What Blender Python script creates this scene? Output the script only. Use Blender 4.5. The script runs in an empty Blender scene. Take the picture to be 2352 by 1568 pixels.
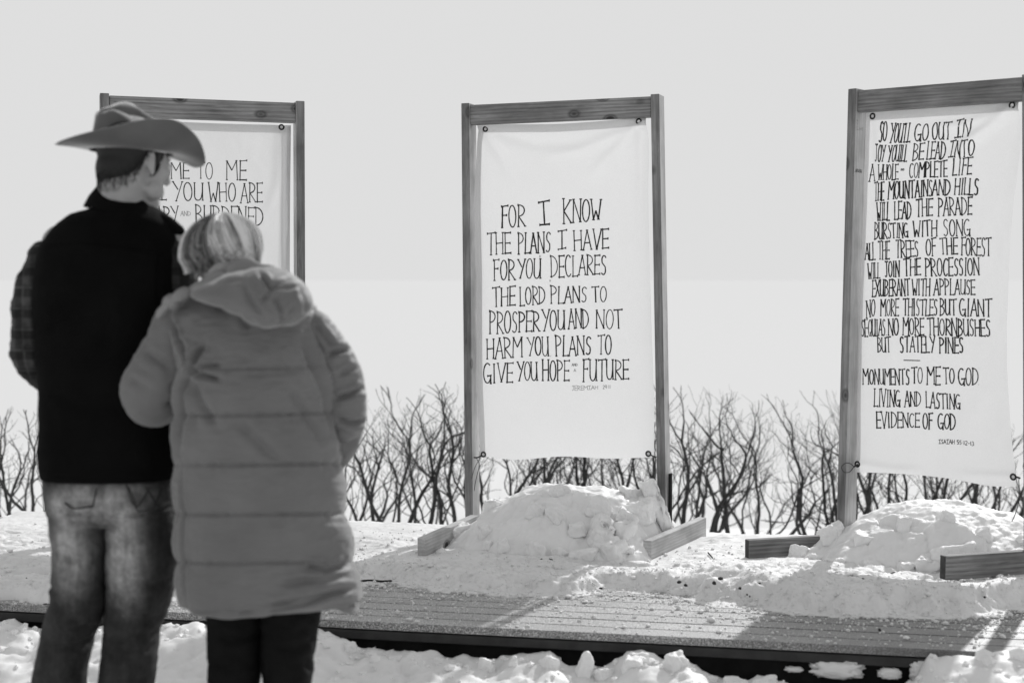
import bpy, bmesh, math, random
import numpy as np
from mathutils import Vector, Matrix

R = math.radians
random.seed(7)
rng = np.random.default_rng(7)
S = bpy.context.scene
COL = S.collection

# ------------------------------------------------------------------ camera
FPX = 3267.0                      # focal length in pixels of a 2352 px wide picture (50 mm lens)
CAM_H = 1.17                      # camera height above the deck
PITCH = math.atan((784 - 640) / FPX)
cam_data = bpy.data.cameras.new('camera')
cam = bpy.data.objects.new('camera', cam_data)
COL.objects.link(cam)
cam.location = (0, 0, CAM_H)
cam.rotation_euler = (R(90) - PITCH, 0, 0)
cam_data.sensor_width = 36
cam_data.lens = 50.0
cam_data.clip_start = 0.1
cam_data.clip_end = 9000
cam_data.dof.use_dof = True
cam_data.dof.focus_distance = 6.15
cam_data.dof.aperture_fstop = 2.5
S.camera = cam

# ------------------------------------------------------------------ sun, sky, exposure
SUN_AZ, SUN_EL = 26.0, 31.0       # degrees right of the view, degrees up
sun_dir = Vector((math.sin(R(SUN_AZ)) * math.cos(R(SUN_EL)), math.cos(R(SUN_AZ)) * math.cos(R(SUN_EL)), math.sin(R(SUN_EL))))
sl = bpy.data.lights.new('sun', 'SUN')
sl.energy = 3.0
sl.angle = R(0.9)
sl.color = (1, 1, 1)
sun = bpy.data.objects.new('sun', sl)
COL.objects.link(sun)
sun.rotation_euler = (-sun_dir).to_track_quat('-Z', 'Y').to_euler()
sun.location = (3, 6, 8)

world = bpy.data.worlds.new('World')
S.world = world
world.use_nodes = True
wn = world.node_tree
wn.nodes.clear()
w_out = wn.nodes.new('ShaderNodeOutputWorld')
w_bg = wn.nodes.new('ShaderNodeBackground')
w_sky = wn.nodes.new('ShaderNodeTexSky')
w_sky.sky_type = 'NISHITA'
w_sky.sun_disc = False
w_sky.sun_elevation = R(SUN_EL)
w_sky.sun_rotation = R(SUN_AZ)
w_sky.altitude = 200
w_sky.air_density = 1.0
w_sky.dust_density = 4.0
w_sky.ozone_density = 1.0
w_bw = wn.nodes.new('ShaderNodeRGBToBW')            # the photograph is black and white
w_min = wn.nodes.new('ShaderNodeMath'); w_min.operation = 'MINIMUM'
w_min.inputs[1].default_value = 7.35                 # thin bright haze: the sky never gets brighter than this
wn.links.new(w_sky.outputs[0], w_bw.inputs[0])
wn.links.new(w_bw.outputs[0], w_min.inputs[0])
# a bright layer of haze all round the horizon, thinning upwards into the clear sky
w_tc = wn.nodes.new('ShaderNodeTexCoord'); w_sep = wn.nodes.new('ShaderNodeSeparateXYZ'); w_el = wn.nodes.new('ShaderNodeMapRange')
w_el.interpolation_type = 'SMOOTHSTEP'
w_el.inputs[1].default_value = 0.22; w_el.inputs[2].default_value = 0.85
w_mix = wn.nodes.new('ShaderNodeMix')
w_mix.inputs[2].default_value = 7.35
w_el.inputs[4].default_value = 0.55
wn.links.new(w_tc.outputs['Generated'], w_sep.inputs[0]); wn.links.new(w_sep.outputs[2], w_el.inputs[0])
wn.links.new(w_el.outputs[0], w_mix.inputs[0]); wn.links.new(w_min.outputs[0], w_mix.inputs[3])
wn.links.new(w_mix.outputs[0], w_bg.inputs['Color'])
w_bg.inputs['Strength'].default_value = 0.10
wn.links.new(w_bg.outputs[0], w_out.inputs[0])

S.view_settings.view_transform = 'Standard'
S.view_settings.look = 'None'
S.view_settings.exposure = 0.0
S.view_settings.gamma = 1.0
S.view_settings.use_curve_mapping = False
S.render.engine = 'CYCLES'
S.cycles.use_denoising = True
S.cycles.max_bounces = 8
S.cycles.diffuse_bounces = 4

# ------------------------------------------------------------------ helpers
CR = cam.rotation_euler.to_matrix()

def at(px, py, Y):
    """the point at distance Y (metres along +Y) seen at pixel px, py of the 2352 x 1568 picture"""
    v = CR @ Vector(((px - 1176) / FPX, (784 - py) / FPX, -1))
    return Vector((0, 0, CAM_H)) + v * (Y / v.y)

def at_z(px, py, z):
    v = CR @ Vector(((px - 1176) / FPX, (784 - py) / FPX, -1))
    return Vector((0, 0, CAM_H)) + v * ((z - CAM_H) / v.z)

CRn = np.array(CR)

def project(P):
    q = (P - np.array([0, 0, CAM_H])) @ CRn
    return 1176 + FPX * q[:, 0] / -q[:, 2], 784 - FPX * q[:, 1] / -q[:, 2]

def hashf(ix, iy, iz, seed):
    h = (ix.astype(np.int64) * 374761393 + iy.astype(np.int64) * 668265263 + iz.astype(np.int64) * 2147483647 + seed * 1274126177) & 0xffffffff
    h = ((h ^ (h >> 13)) * 1274126177) & 0xffffffff
    h = (h ^ (h >> 16)) & 0xffffffff
    return h.astype(np.float64) / 4294967295.0

def vnoise(x, y, z=0.0, seed=0):
    x = np.asarray(x, float); y = np.asarray(y, float); z = np.zeros_like(x) + z
    ix, iy, iz = np.floor(x), np.floor(y), np.floor(z)
    fx, fy, fz = x - ix, y - iy, z - iz
    fx = fx * fx * fx * (fx * (fx * 6 - 15) + 10); fy = fy * fy * fy * (fy * (fy * 6 - 15) + 10); fz = fz * fz * fz * (fz * (fz * 6 - 15) + 10)
    r = 0
    for a in (0, 1):
        for b in (0, 1):
            for c in (0, 1):
                w = (fx if a else 1 - fx) * (fy if b else 1 - fy) * (fz if c else 1 - fz)
                r = r + w * hashf(ix + a, iy + b, iz + c, seed)
    return r * 2 - 1

def fbm(x, y, z=0.0, o=4, seed=0, gain=0.5):
    r = 0; a = 1.0; t = 0
    for i in range(o):
        k = 2.03 ** i
        r = r + a * vnoise(np.asarray(x) * k + 13.7 * i, np.asarray(y) * k - 7.1 * i, np.asarray(z) * k, seed + i)
        t += a; a *= gain
    return r / t

def smooth(a, b, x):
    t = np.clip((x - a) / (b - a), 0, 1)
    return t * t * (3 - 2 * t)

def spline(xs, ys, t):
    """monotone-ish cubic through a table"""
    xs = np.asarray(xs, float); ys = np.asarray(ys, float); t = np.clip(np.asarray(t, float), xs[0], xs[-1])
    d = np.gradient(ys, xs, axis=0)
    i = np.clip(np.searchsorted(xs, t) - 1, 0, len(xs) - 2)
    h = xs[i + 1] - xs[i]; u = (t - xs[i]) / h
    sh = (slice(None),) + (None,) * (ys.ndim - 1)
    u = u[sh] if ys.ndim > 1 else u; h = h[sh] if ys.ndim > 1 else h
    return ((2 * u**3 - 3 * u**2 + 1) * ys[i] + (u**3 - 2 * u**2 + u) * h * d[i] + (-2 * u**3 + 3 * u**2) * ys[i + 1] + (u**3 - u**2) * h * d[i + 1])

def mesh_obj(name, verts, faces, mat, parent=None, smooth_=True, mats=None, fmat=None):
    me = bpy.data.meshes.new(name)
    v = np.asarray(verts, float)
    me.from_pydata(v.tolist(), [], faces if isinstance(faces, list) else faces.tolist())
    if smooth_:
        me.polygons.foreach_set('use_smooth', [True] * len(me.polygons))
    if mats:
        for m in mats: me.materials.append(m)
        me.polygons.foreach_set('material_index', fmat)
    else:
        me.materials.append(mat)
    me.update()
    o = bpy.data.objects.new(name, me)
    COL.objects.link(o)
    if parent is not None:
        o.parent = parent
        o.matrix_parent_inverse = parent.matrix_basis.inverted()
    return o

def empty(name, loc, label, cat, group=None):
    o = bpy.data.objects.new(name, None)
    o.empty_display_size = 0.1
    o.location = loc
    COL.objects.link(o)
    o['label'] = label; o['category'] = cat
    if group: o['group'] = group
    return o

def tag(o, label=None, cat=None, group=None, kind=None):
    if label: o['label'] = label
    if cat: o['category'] = cat
    if group: o['group'] = group
    if kind: o['kind'] = kind
    return o

def grid_faces(nu, nv, wrap):
    """nv rows of nu vertices"""
    i = np.arange(nv - 1)[:, None]; j = np.arange(nu if wrap else nu - 1)[None, :]
    j2 = (j + 1) % nu
    a = i * nu + j; b = i * nu + j2; c = (i + 1) * nu + j2; d = (i + 1) * nu + j
    return np.stack([a, b, c, d], -1).reshape(-1, 4)

def grid_normals(P, wrap):
    """P: nv x nu x 3"""
    if wrap:
        du = np.roll(P, -1, 1) - np.roll(P, 1, 1)
    else:
        du = np.gradient(P, axis=1)
    dv = np.gradient(P, axis=0)
    n = np.cross(du, dv)
    return n / np.maximum(np.linalg.norm(n, axis=2, keepdims=True), 1e-9)

def rings(name, P, mat, parent, disp=None, caps=True):
    """closed surface through rings P (nv x nu x 3), optional displacement along the outward normal"""
    nv, nu, _ = P.shape
    N = grid_normals(P, True)
    c = P.mean(1, keepdims=True)
    if ((P - c) * N).sum() < 0: N = -N
    flip = False
    if disp is not None:
        flat = P.reshape(-1, 3); nf = N.reshape(-1, 3)
        px, py = project(flat)
        flat = flat + nf * disp(flat, nf, px, py)[:, None]
        P = flat.reshape(nv, nu, 3)
    V = P.reshape(-1, 3)
    F = grid_faces(nu, nv, True).tolist()
    if caps:
        F.append(list(range(nu))[::-1]); F.append([(nv - 1) * nu + j for j in range(nu)])
    o = mesh_obj(name, V, F, mat, parent)
    bm = bmesh.new(); bm.from_mesh(o.data); bmesh.ops.recalc_face_normals(bm, faces=bm.faces); bm.to_mesh(o.data); bm.free()
    return o

def px_loft(name, secs, D, mat, parent, nu=96, nv=160, disp=None, ex=2.4, yoff=0.0):
    """secs: (y_px, x_left_px, x_right_px, half depth, y shift) seen at distance D -> horizontal superellipse rings"""
    s = np.array(secs, float)
    t = np.linspace(s[0, 0], s[-1, 0], nv)
    v = spline(s[:, 0], s, t)
    k = D / FPX
    th = np.linspace(0, 2 * np.pi, nu, endpoint=False)
    c, sn = np.cos(th), np.sin(th)
    cx_ = np.sign(c) * np.abs(c) ** (2 / ex); sy_ = np.sign(sn) * np.abs(sn) ** (2 / ex)
    P = np.zeros((nv, nu, 3))
    for i in range(nv):
        a = at(v[i, 1], v[i, 0], D); b = at(v[i, 2], v[i, 0], D)
        m = (a + b) / 2; hw = (b.x - a.x) / 2
        P[i, :, 0] = m.x + hw * cx_
        P[i, :, 1] = D + yoff + v[i, 4] + max(v[i, 3], 0.001) * sy_
        P[i, :, 2] = m.z
    return rings(name, P, mat, parent, disp)

def tube_rings(pts, rad, nu=32, nv=80, flat=None, endcap=True):
    pts = np.array([tuple(p) for p in pts], float); rad = np.array(rad, float)
    seg = np.r_[0, np.cumsum(np.linalg.norm(np.diff(pts, axis=0), axis=1))]
    t = np.linspace(0, seg[-1], nv)
    C = spline(seg, pts, t); r = np.interp(t, seg, rad)
    r = np.convolve(np.pad(r, 3, mode='edge'), np.ones(7) / 7, mode='valid')
    if endcap:
        e0 = np.clip(t / r[0], 0, 1); e1 = np.clip((seg[-1] - t) / r[-1], 0, 1)
        r = r * np.sqrt(np.maximum(1 - (1 - e0) ** 2, 0.0004)) * np.sqrt(np.maximum(1 - (1 - e1) ** 2, 0.0004))
    T = np.gradient(C, axis=0); T /= np.linalg.norm(T, axis=1, keepdims=True)
    up = np.array([0.0, 1.0, 0.0]) if abs(T[0, 1]) < 0.9 else np.array([1.0, 0, 0])
    th = np.linspace(0, 2 * np.pi, nu, endpoint=False)
    P = np.zeros((nv, nu, 3)); u = up
    for i in range(nv):
        u = u - T[i] * (u @ T[i]); u /= np.linalg.norm(u)
        w = np.cross(T[i], u)
        P[i] = C[i] + r[i] * (np.cos(th)[:, None] * u + np.sin(th)[:, None] * w)
    return P

def tube(name, pts, rad, mat, parent, nu=32, nv=80, disp=None):
    return rings(name, tube_rings(pts, rad, nu, nv), mat, parent, disp)

def seg_dist(px, py, a, b):
    ax, ay = a; bx, by = b
    dx, dy = bx - ax, by - ay; L = dx * dx + dy * dy + 1e-9
    t = np.clip(((px - ax) * dx + (py - ay) * dy) / L, 0, 1)
    return np.hypot(px - ax - t * dx, py - ay - t * dy), t

def creases(px, py, N, lst):
    """lst: (points, depth in m, width in px) valleys (and shoulders) pressed into the near side"""
    d = np.zeros_like(px); face = smooth(0.05, -0.25, N[:, 1]) if True else 1
    for pts, dep, wid in lst:
        best = np.full_like(px, 1e9); tt = np.zeros_like(px)
        n = len(pts) - 1
        for i in range(n):
            q, t = seg_dist(px, py, pts[i], pts[i + 1])
            m = q < best; best = np.where(m, q, best); tt = np.where(m, (i + t) / n, tt)
        fade = smooth(0, 0.18, tt) * smooth(1.0, 0.75, tt) * 0.8 + 0.2
        d -= dep * np.exp(-(best / wid) ** 2) * fade
        d += dep * 0.45 * np.exp(-((best - 2.1 * wid) / (1.3 * wid)) ** 2) * fade
    return d * face

def blob_mesh(name, parts, voxel, mat, parent, it=4, fac=0.5):
    """one continuous skin: union of tapered capsules and ellipsoids, remeshed and smoothed"""
    bm = bmesh.new()
    for p in parts:
        if p[0] == 'e':      # centre, radii, rotation matrix
            m = Matrix.Translation(p[1]) @ (p[3].to_4x4() if len(p) > 3 else Matrix()) @ Matrix.Diagonal((*p[2], 1))
            bmesh.ops.create_icosphere(bm, subdivisions=3, radius=1, matrix=m)
        else:                # capsule a, b, ra, rb
            a, b, ra, rb = p[1:]
            n = max(3, int((b - a).length / (min(ra, rb) * 0.35)) + 1)
            for i in range(n):
                t = i / (n - 1)
                bmesh.ops.create_icosphere(bm, subdivisions=2, radius=ra + (rb - ra) * t, matrix=Matrix.Translation(a.lerp(b, t)))
    me = bpy.data.meshes.new(name); bm.to_mesh(me); bm.free()
    tmp = bpy.data.objects.new(name + '_tmp', me); COL.objects.link(tmp)
    m = tmp.modifiers.new('r', 'REMESH'); m.mode = 'VOXEL'; m.voxel_size = voxel; m.use_smooth_shade = True
    s = tmp.modifiers.new('s', 'SMOOTH'); s.factor = fac; s.iterations = it
    dg = bpy.context.evaluated_depsgraph_get()
    me2 = bpy.data.meshes.new_from_object(tmp.evaluated_get(dg))
    bpy.data.objects.remove(tmp); bpy.data.meshes.remove(me)
    me2.materials.clear(); me2.materials.append(mat)
    me2.name = name
    o = bpy.data.objects.new(name, me2); COL.objects.link(o)
    if parent is not None:
        o.parent = parent; o.matrix_parent_inverse = parent.matrix_basis.inverted()
    return o

# ------------------------------------------------------------------ materials (everything is grey: the photograph is black and white)
def mat_new(name, rough=0.7, col=0.3, spec=0.3):
    m = bpy.data.materials.new(name); m.use_nodes = True
    b = m.node_tree.nodes['Principled BSDF']
    b.inputs['Base Color'].default_value = (col, col, col, 1)
    b.inputs['Roughness'].default_value = rough
    b.inputs['Specular IOR Level'].default_value = spec
    return m, m.node_tree, b

def N_(nt, kind, **kw):
    n = nt.nodes.new(kind)
    for k, v in kw.items():
        if k in n.inputs: n.inputs[k].default_value = v
        else: setattr(n, k, v)
    return n

def ramp(nt, src, stops):
    r = nt.nodes.new('ShaderNodeValToRGB')
    while len(r.color_ramp.elements) > 1: r.color_ramp.elements.remove(r.color_ramp.elements[-1])
    for i, (p, c) in enumerate(stops):
        e = r.color_ramp.elements[0] if i == 0 else r.color_ramp.elements.new(p)
        e.position = p; e.color = (c, c, c, 1)
    nt.links.new(src, r.inputs[0])
    return r.outputs[0]

def coords(nt, scale=(1, 1, 1), kind='Object', rnd=False):
    tc = nt.nodes.new('ShaderNodeTexCoord'); mp = nt.nodes.new('ShaderNodeMapping')
    mp.inputs['Scale'].default_value = scale
    nt.links.new(tc.outputs[kind], mp.inputs[0])
    if rnd:
        oi = nt.nodes.new('ShaderNodeObjectInfo'); ml = nt.nodes.new('ShaderNodeMath'); ml.operation = 'MULTIPLY'
        ml.inputs[1].default_value = 37.0
        nt.links.new(oi.outputs['Random'], ml.inputs[0]); cb = nt.nodes.new('ShaderNodeCombineXYZ')
        nt.links.new(ml.outputs[0], cb.inputs[0]); nt.links.new(ml.outputs[0], cb.inputs[1]); nt.links.new(ml.outputs[0], cb.inputs[2])
        nt.links.new(cb.outputs[0], mp.inputs['Location'])
    return mp.outputs[0]

def noise(nt, vec, scale, detail=4, rough=0.55, dist=0.0):
    n = N_(nt, 'ShaderNodeTexNoise', Scale=scale, Detail=detail, Roughness=rough, Distortion=dist)
    nt.links.new(vec, n.inputs['Vector'])
    return n.outputs['Fac']

def mix(nt, fac, a, b, mode='MIX'):
    m = nt.nodes.new('ShaderNodeMix'); m.data_type = 'RGBA'; m.blend_type = mode
    for i_, v in ((0, fac), (6, a), (7, b)):
        sock = m.inputs[i_]
        if isinstance(v, (int, float)):
            sock.default_value = v if i_ == 0 else (v, v, v, 1)
        else: nt.links.new(v, sock)
    return m.outputs[2]

def bump(nt, b, h, strength, dist):
    n = N_(nt, 'ShaderNodeBump', Strength=strength, Distance=dist)
    nt.links.new(h, n.inputs['Height']); nt.links.new(n.outputs[0], b.inputs['Normal'])

def fabric(name, lo, hi, scale=30, rough=0.85, bs=0.3, bd=0.002, weave=900, sheen=0.0):
    m, nt, b = mat_new(name, rough, lo)
    c = coords(nt)
    n = noise(nt, c, scale, 5)
    nt.links.new(ramp(nt, n, [(0.3, lo), (0.7, hi)]), b.inputs['Base Color'])
    bump(nt, b, mix(nt, 0.5, noise(nt, c, weave, 2), n), bs, bd)
    b.inputs['Sheen Weight'].default_value = sheen
    return m

def wood(name, lo, hi, grain=1.0, rough=0.75, knots=True, wet=0.0):
    m, nt, b = mat_new(name, rough, lo)
    c = coords(nt, (2.2, 34, 34), rnd=True)
    g = noise(nt, c, 2.2, 6, 0.7, 1.6)
    c2 = coords(nt, (2.5, 120, 120), rnd=True)
    f = noise(nt, c2, 1.4, 4, 0.6, 0.2)
    w = N_(nt, 'ShaderNodeTexWave', Scale=2.2, Distortion=11.0, Detail=4.0)
    w.inputs['Detail Scale'].default_value = 0.6
    w.bands_direction = 'Y'
    nt.links.new(coords(nt, (0.7, 9, 9), rnd=True), w.inputs['Vector'])
    s = mix(nt, 0.35, g, f); s = mix(nt, 0.13, s, w.outputs['Fac'])
    col = ramp(nt, s, [(0.28, lo * 1.35), (0.48, (lo + hi) * 0.47), (0.72, hi * 0.92)])
    c4 = coords(nt, (2.0, 3.0, 3.0), rnd=True)
    col = mix(nt, 0.75, col, ramp(nt, noise(nt, c4, 2.0, 3), [(0.34, 0.60), (0.6, 1.15)]), 'MULTIPLY')
    h = s
    if knots:
        v = N_(nt, 'ShaderNodeTexVoronoi', Scale=1.0); v.feature = 'F1'
        nt.links.new(coords(nt, (4.2, 6.5, 6.5), rnd=True), v.inputs['Vector'])
        k = ramp(nt, v.outputs['Distance'], [(0.0, 0.08), (0.075, 0.16), (0.10, 0.65), (0.12, 0.42), (0.17, 1.0)])
        col = mix(nt, 1.0, col, k, 'MULTIPLY')
    nt.links.new(col, b.inputs['Base Color'])
    bump(nt, b, h, 0.25, 0.0012)
    return m

def snow_mat(name, lo=0.80, hi=0.90, grain=260, bs=0.5, bd=0.004, dirt=0.0):
    m, nt, b = mat_new(name, 0.55, hi, 0.25)
    c = coords(nt)
    n1 = noise(nt, c, 6, 5); n2 = noise(nt, c, grain, 4, 0.7); n3 = noise(nt, c, 45, 5, 0.65)
    col = ramp(nt, n1, [(0.3, lo), (0.65, hi)])
    if dirt:
        col = mix(nt, 1.0, col, ramp(nt, noise(nt, c, 28, 6, 0.75), [(0.28, 0.5), (0.37, 0.88), (0.46, 1.0)]), 'MULTIPLY')
    nt.links.new(col, b.inputs['Base Color'])
    bump(nt, b, mix(nt, 0.5, n2, n3), bs, bd)
    b.inputs['Subsurface Weight'].default_value = 0.35
    b.inputs['Subsurface Radius'].default_value = (0.02, 0.02, 0.02)
    b.inputs['Subsurface Scale'].default_value = 1.0
    return m

M = {}
M['snow'] = snow_mat('snow', 0.81, 0.87)
M['slush'] = snow_mat('granular_snow', 0.77, 0.87, 150, 0.9, 0.008, dirt=1)
M['far_snow'] = mat_new('far_snow', 0.9, 0.745, 0.0)[0]
M['wood'] = wood('weathered_lumber', 0.06, 0.38)
M['wood_pale'] = wood('pale_lumber', 0.28, 0.66)
M['end_grain'] = fabric('end_grain', 0.035, 0.07, 60, 0.85)
M['ink'] = mat_new('black_paint', 0.6, 0.012)[0]
M['faint_ink'] = mat_new('thin_grey_paint', 0.6, 0.16)[0]
M['stamp'] = mat_new('stamp_ink', 0.7, 0.06)[0]
M['metal'] = mat_new('black_metal', 0.4, 0.015)[0]
M['cord'] = mat_new('dark_cord', 0.9, 0.05)[0]
M['bark'] = fabric('bark', 0.025, 0.07, 60, 0.9)
M['debris'] = mat_new('dead_leaf', 0.9, 0.03)[0]
M['skin'] = fabric('skin', 0.30, 0.36, 25, 0.55, 0.15, 0.001, 400)
M['skin'].node_tree.nodes['Principled BSDF'].inputs['Subsurface Weight'].default_value = 0.15
M['skin'].node_tree.nodes['Principled BSDF'].inputs['Subsurface Radius'].default_value = (0.01, 0.01, 0.01)
M['hat'] = fabric('felt', 0.085, 0.115, 12, 0.8, 0.15, 0.001, 1200, 0.3)
M['vest'] = fabric('black_wool', 0.0025, 0.005, 8, 0.95, 0.4, 0.001, 700)
M['vest'].node_tree.nodes['Principled BSDF'].inputs['Specular IOR Level'].default_value = 0.08
M['hair_dark'] = mat_new('dark_hair', 0.6, 0.016, 0.25)[0]
M['hair_light'] = mat_new('blonde_hair', 0.38, 0.78, 0.6)[0]
M['hair_mid'] = mat_new('ash_hair', 0.4, 0.30, 0.5)[0]
M['hair_low'] = mat_new('brown_hair', 0.45, 0.03, 0.4)[0]
M['coat'] = fabric('parka_nylon', 0.125, 0.155, 9, 0.6, 0.25, 0.004, 500)
M['coat_edge'] = fabric('parka_lining', 0.20, 0.25, 9, 0.7)
M['grommet_gap'] = mat_new('grommet_gap', 0.9, 0.8, 0.0)[0]
M['pants'] = fabric('black_trousers', 0.005, 0.010, 12, 0.8)
M['pants'].node_tree.nodes['Principled BSDF'].inputs['Specular IOR Level'].default_value = 0.08
M['boot'] = mat_new('boot_leather', 0.5, 0.03)[0]
M['stitch'] = mat_new('dark_stitching', 0.8, 0.02)[0]
M['eye'] = mat_new('eye_white', 0.2, 0.6)[0]

for k_, w_s, r_s in (('hat', 1.0, 0.35), ('coat', 0.35, 0.4)):
    M_b = None if k_ not in M else M[k_].node_tree.nodes['Principled BSDF']
    if M_b:
        M_b.inputs['Sheen Weight'].default_value = w_s; M_b.inputs['Sheen Roughness'].default_value = r_s

# deck boards: dark damp composite with frost
m, nt, b = mat_new('deck_board', 0.42, 0.1, 1.0)
c = coords(nt, (1, 1, 1), rnd=True)
base = ramp(nt, noise(nt, coords(nt, (1.5, 40, 40), rnd=True), 3, 5), [(0.3, 0.05), (0.7, 0.12)])
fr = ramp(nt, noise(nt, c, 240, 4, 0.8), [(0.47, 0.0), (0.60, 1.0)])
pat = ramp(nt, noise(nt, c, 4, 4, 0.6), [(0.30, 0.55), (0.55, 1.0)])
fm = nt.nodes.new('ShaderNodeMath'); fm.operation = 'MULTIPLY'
# the powdering of snow thins to the right; it also paints the sunlit wedge brighter
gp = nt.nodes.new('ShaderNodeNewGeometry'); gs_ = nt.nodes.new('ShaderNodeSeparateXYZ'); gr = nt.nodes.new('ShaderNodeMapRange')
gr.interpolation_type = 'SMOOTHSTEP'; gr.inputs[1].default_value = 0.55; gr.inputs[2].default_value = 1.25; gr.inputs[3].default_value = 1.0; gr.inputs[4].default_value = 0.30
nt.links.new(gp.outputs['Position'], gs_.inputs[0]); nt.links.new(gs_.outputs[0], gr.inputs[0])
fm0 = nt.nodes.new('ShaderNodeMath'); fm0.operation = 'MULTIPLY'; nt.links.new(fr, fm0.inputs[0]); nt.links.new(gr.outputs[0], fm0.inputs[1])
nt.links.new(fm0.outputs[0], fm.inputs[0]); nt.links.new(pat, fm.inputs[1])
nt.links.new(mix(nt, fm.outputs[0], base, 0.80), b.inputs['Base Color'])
nt.links.new(ramp(nt, noise(nt, c, 9, 3), [(0.3, 0.42), (0.7, 0.58)]), b.inputs['Roughness'])
bump(nt, b, noise(nt, c, 130, 4, 0.75), 0.6, 0.003)
b.inputs['Sheen Weight'].default_value = 0.35; b.inputs['Sheen Roughness'].default_value = 0.3
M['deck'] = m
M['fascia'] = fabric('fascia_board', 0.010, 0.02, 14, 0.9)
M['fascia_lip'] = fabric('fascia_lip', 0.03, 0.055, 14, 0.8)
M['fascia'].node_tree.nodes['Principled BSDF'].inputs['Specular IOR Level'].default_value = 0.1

# banner cloth: thin canvas, light passes through
m = bpy.data.materials.new('canvas_cloth'); m.use_nodes = True
nt = m.node_tree; nt.nodes.clear()
out = nt.nodes.new('ShaderNodeOutputMaterial'); df = nt.nodes.new('ShaderNodeBsdfDiffuse'); tr = nt.nodes.new('ShaderNodeBsdfTranslucent'); mx = nt.nodes.new('ShaderNodeMixShader')
c = coords(nt)
cc = ramp(nt, noise(nt, c, 300, 3, 0.7), [(0.3, 0.68), (0.7, 0.79)])
cc = mix(nt, 0.6, cc, ramp(nt, noise(nt, coords(nt, (900, 900, 120)), 1, 2), [(0.3, 0.70), (0.7, 0.79)]))
nt.links.new(cc, df.inputs[0]); nt.links.new(cc, tr.inputs[0])
mx.inputs[0].default_value = 0.40
nt.links.new(df.outputs[0], mx.inputs[1]); nt.links.new(tr.outputs[0], mx.inputs[2]); nt.links.new(mx.outputs[0], out.inputs[0])
M['cloth'] = m

# plaid flannel
m, nt, b = mat_new('plaid_flannel', 0.9, 0.03)
tc = nt.nodes.new('ShaderNodeTexCoord'); sp_ = nt.nodes.new('ShaderNodeSeparateXYZ'); nt.links.new(tc.outputs['Object'], sp_.inputs[0])
def band(src, freq, ph, th):
    a = nt.nodes.new('ShaderNodeMath'); a.operation = 'MULTIPLY_ADD'; a.inputs[1].default_value = freq; a.inputs[2].default_value = ph
    s_ = nt.nodes.new('ShaderNodeMath'); s_.operation = 'SINE'; g = nt.nodes.new('ShaderNodeMapRange')
    g.inputs[1].default_value = th; g.inputs[2].default_value = th + 0.12
    nt.links.new(src, a.inputs[0]); nt.links.new(a.outputs[0], s_.inputs[0]); nt.links.new(s_.outputs[0], g.inputs[0])
    return g.outputs[0]
col = mix(nt, band(sp_.outputs[2], 120, 0, 0.1), 0.008, 0.02)
col = mix(nt, band(sp_.outputs[0], 150, 1, 0.1), col, mix(nt, 1.0, col, 1.9, 'MULTIPLY'))
ln = mix(nt, band(sp_.outputs[2], 120, 2.0, 0.93), col, 0.07)
ln = mix(nt, band(sp_.outputs[0], 150, 2.5, 0.93), ln, 0.07)
ln = mix(nt, 1.0, ln, ramp(nt, noise(nt, coords(nt), 18, 4), [(0.35, 0.5), (0.65, 1.8)]), 'MULTIPLY')
nt.links.new(ln, b.inputs['Base Color'])
M['plaid'] = m

# faded denim: worn pale on the back of the thighs (object space = world metres)
m, nt, b = mat_new('denim', 0.85, 0.05)
tc = nt.nodes.new('ShaderNodeTexCoord')
def worn(cx, cz, sx, sz, amt):
    mp = nt.nodes.new('ShaderNodeMapping'); mp.inputs['Location'].default_value = (-cx / sx, 0, -cz / sz); mp.inputs['Scale'].default_value = (1 / sx, 0, 1 / sz)
    nt.links.new(tc.outputs['Object'], mp.inputs[0])
    ln_ = nt.nodes.new('ShaderNodeVectorMath'); ln_.operation = 'LENGTH'; nt.links.new(mp.outputs[0], ln_.inputs[0])
    g = nt.nodes.new('ShaderNodeMapRange'); g.interpolation_type = 'SMOOTHSTEP'; g.inputs[1].default_value = 1.0; g.inputs[2].default_value = 0.0; g.inputs[4].default_value = amt
    nt.links.new(ln_.outputs['Value'], g.inputs[0]); return g.outputs[0]
MD = 3.6
a1 = at(185, 1240, MD); a2 = at(305, 1250, MD); a3 = at(250, 1135, MD)
w1 = worn(a1.x, a1.z, 0.085, 0.19, 1.0); w2 = worn(a2.x, a2.z, 0.085, 0.21, 1.1); w3 = worn(a3.x, a3.z, 0.20, 0.075, 1.0)
s1 = nt.nodes.new('ShaderNodeMath'); s1.operation = 'ADD'; nt.links.new(w1, s1.inputs[0]); nt.links.new(w2, s1.inputs[1])
s2 = nt.nodes.new('ShaderNodeMath'); s2.operation = 'ADD'; s2.use_clamp = True; nt.links.new(s1.outputs[0], s2.inputs[0]); nt.links.new(w3, s2.inputs[1])
c = coords(nt)
nn = mix(nt, 1.0, ramp(nt, noise(nt, c, 22, 6, 0.7), [(0.35, 0.5), (0.65, 1.25)]), ramp(nt, noise(nt, coords(nt, (60, 60, 14)), 1, 4, 0.6), [(0.3, 0.65), (0.7, 1.2)]), 'MULTIPLY')
nt.links.new(mix(nt, 1.0, mix(nt, s2.outputs[0], 0.032, 0.36), nn, 'MULTIPLY'), b.inputs['Base Color'])
bump(nt, b, noise(nt, c, 600, 3), 0.4, 0.001)
M['denim'] = m
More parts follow.
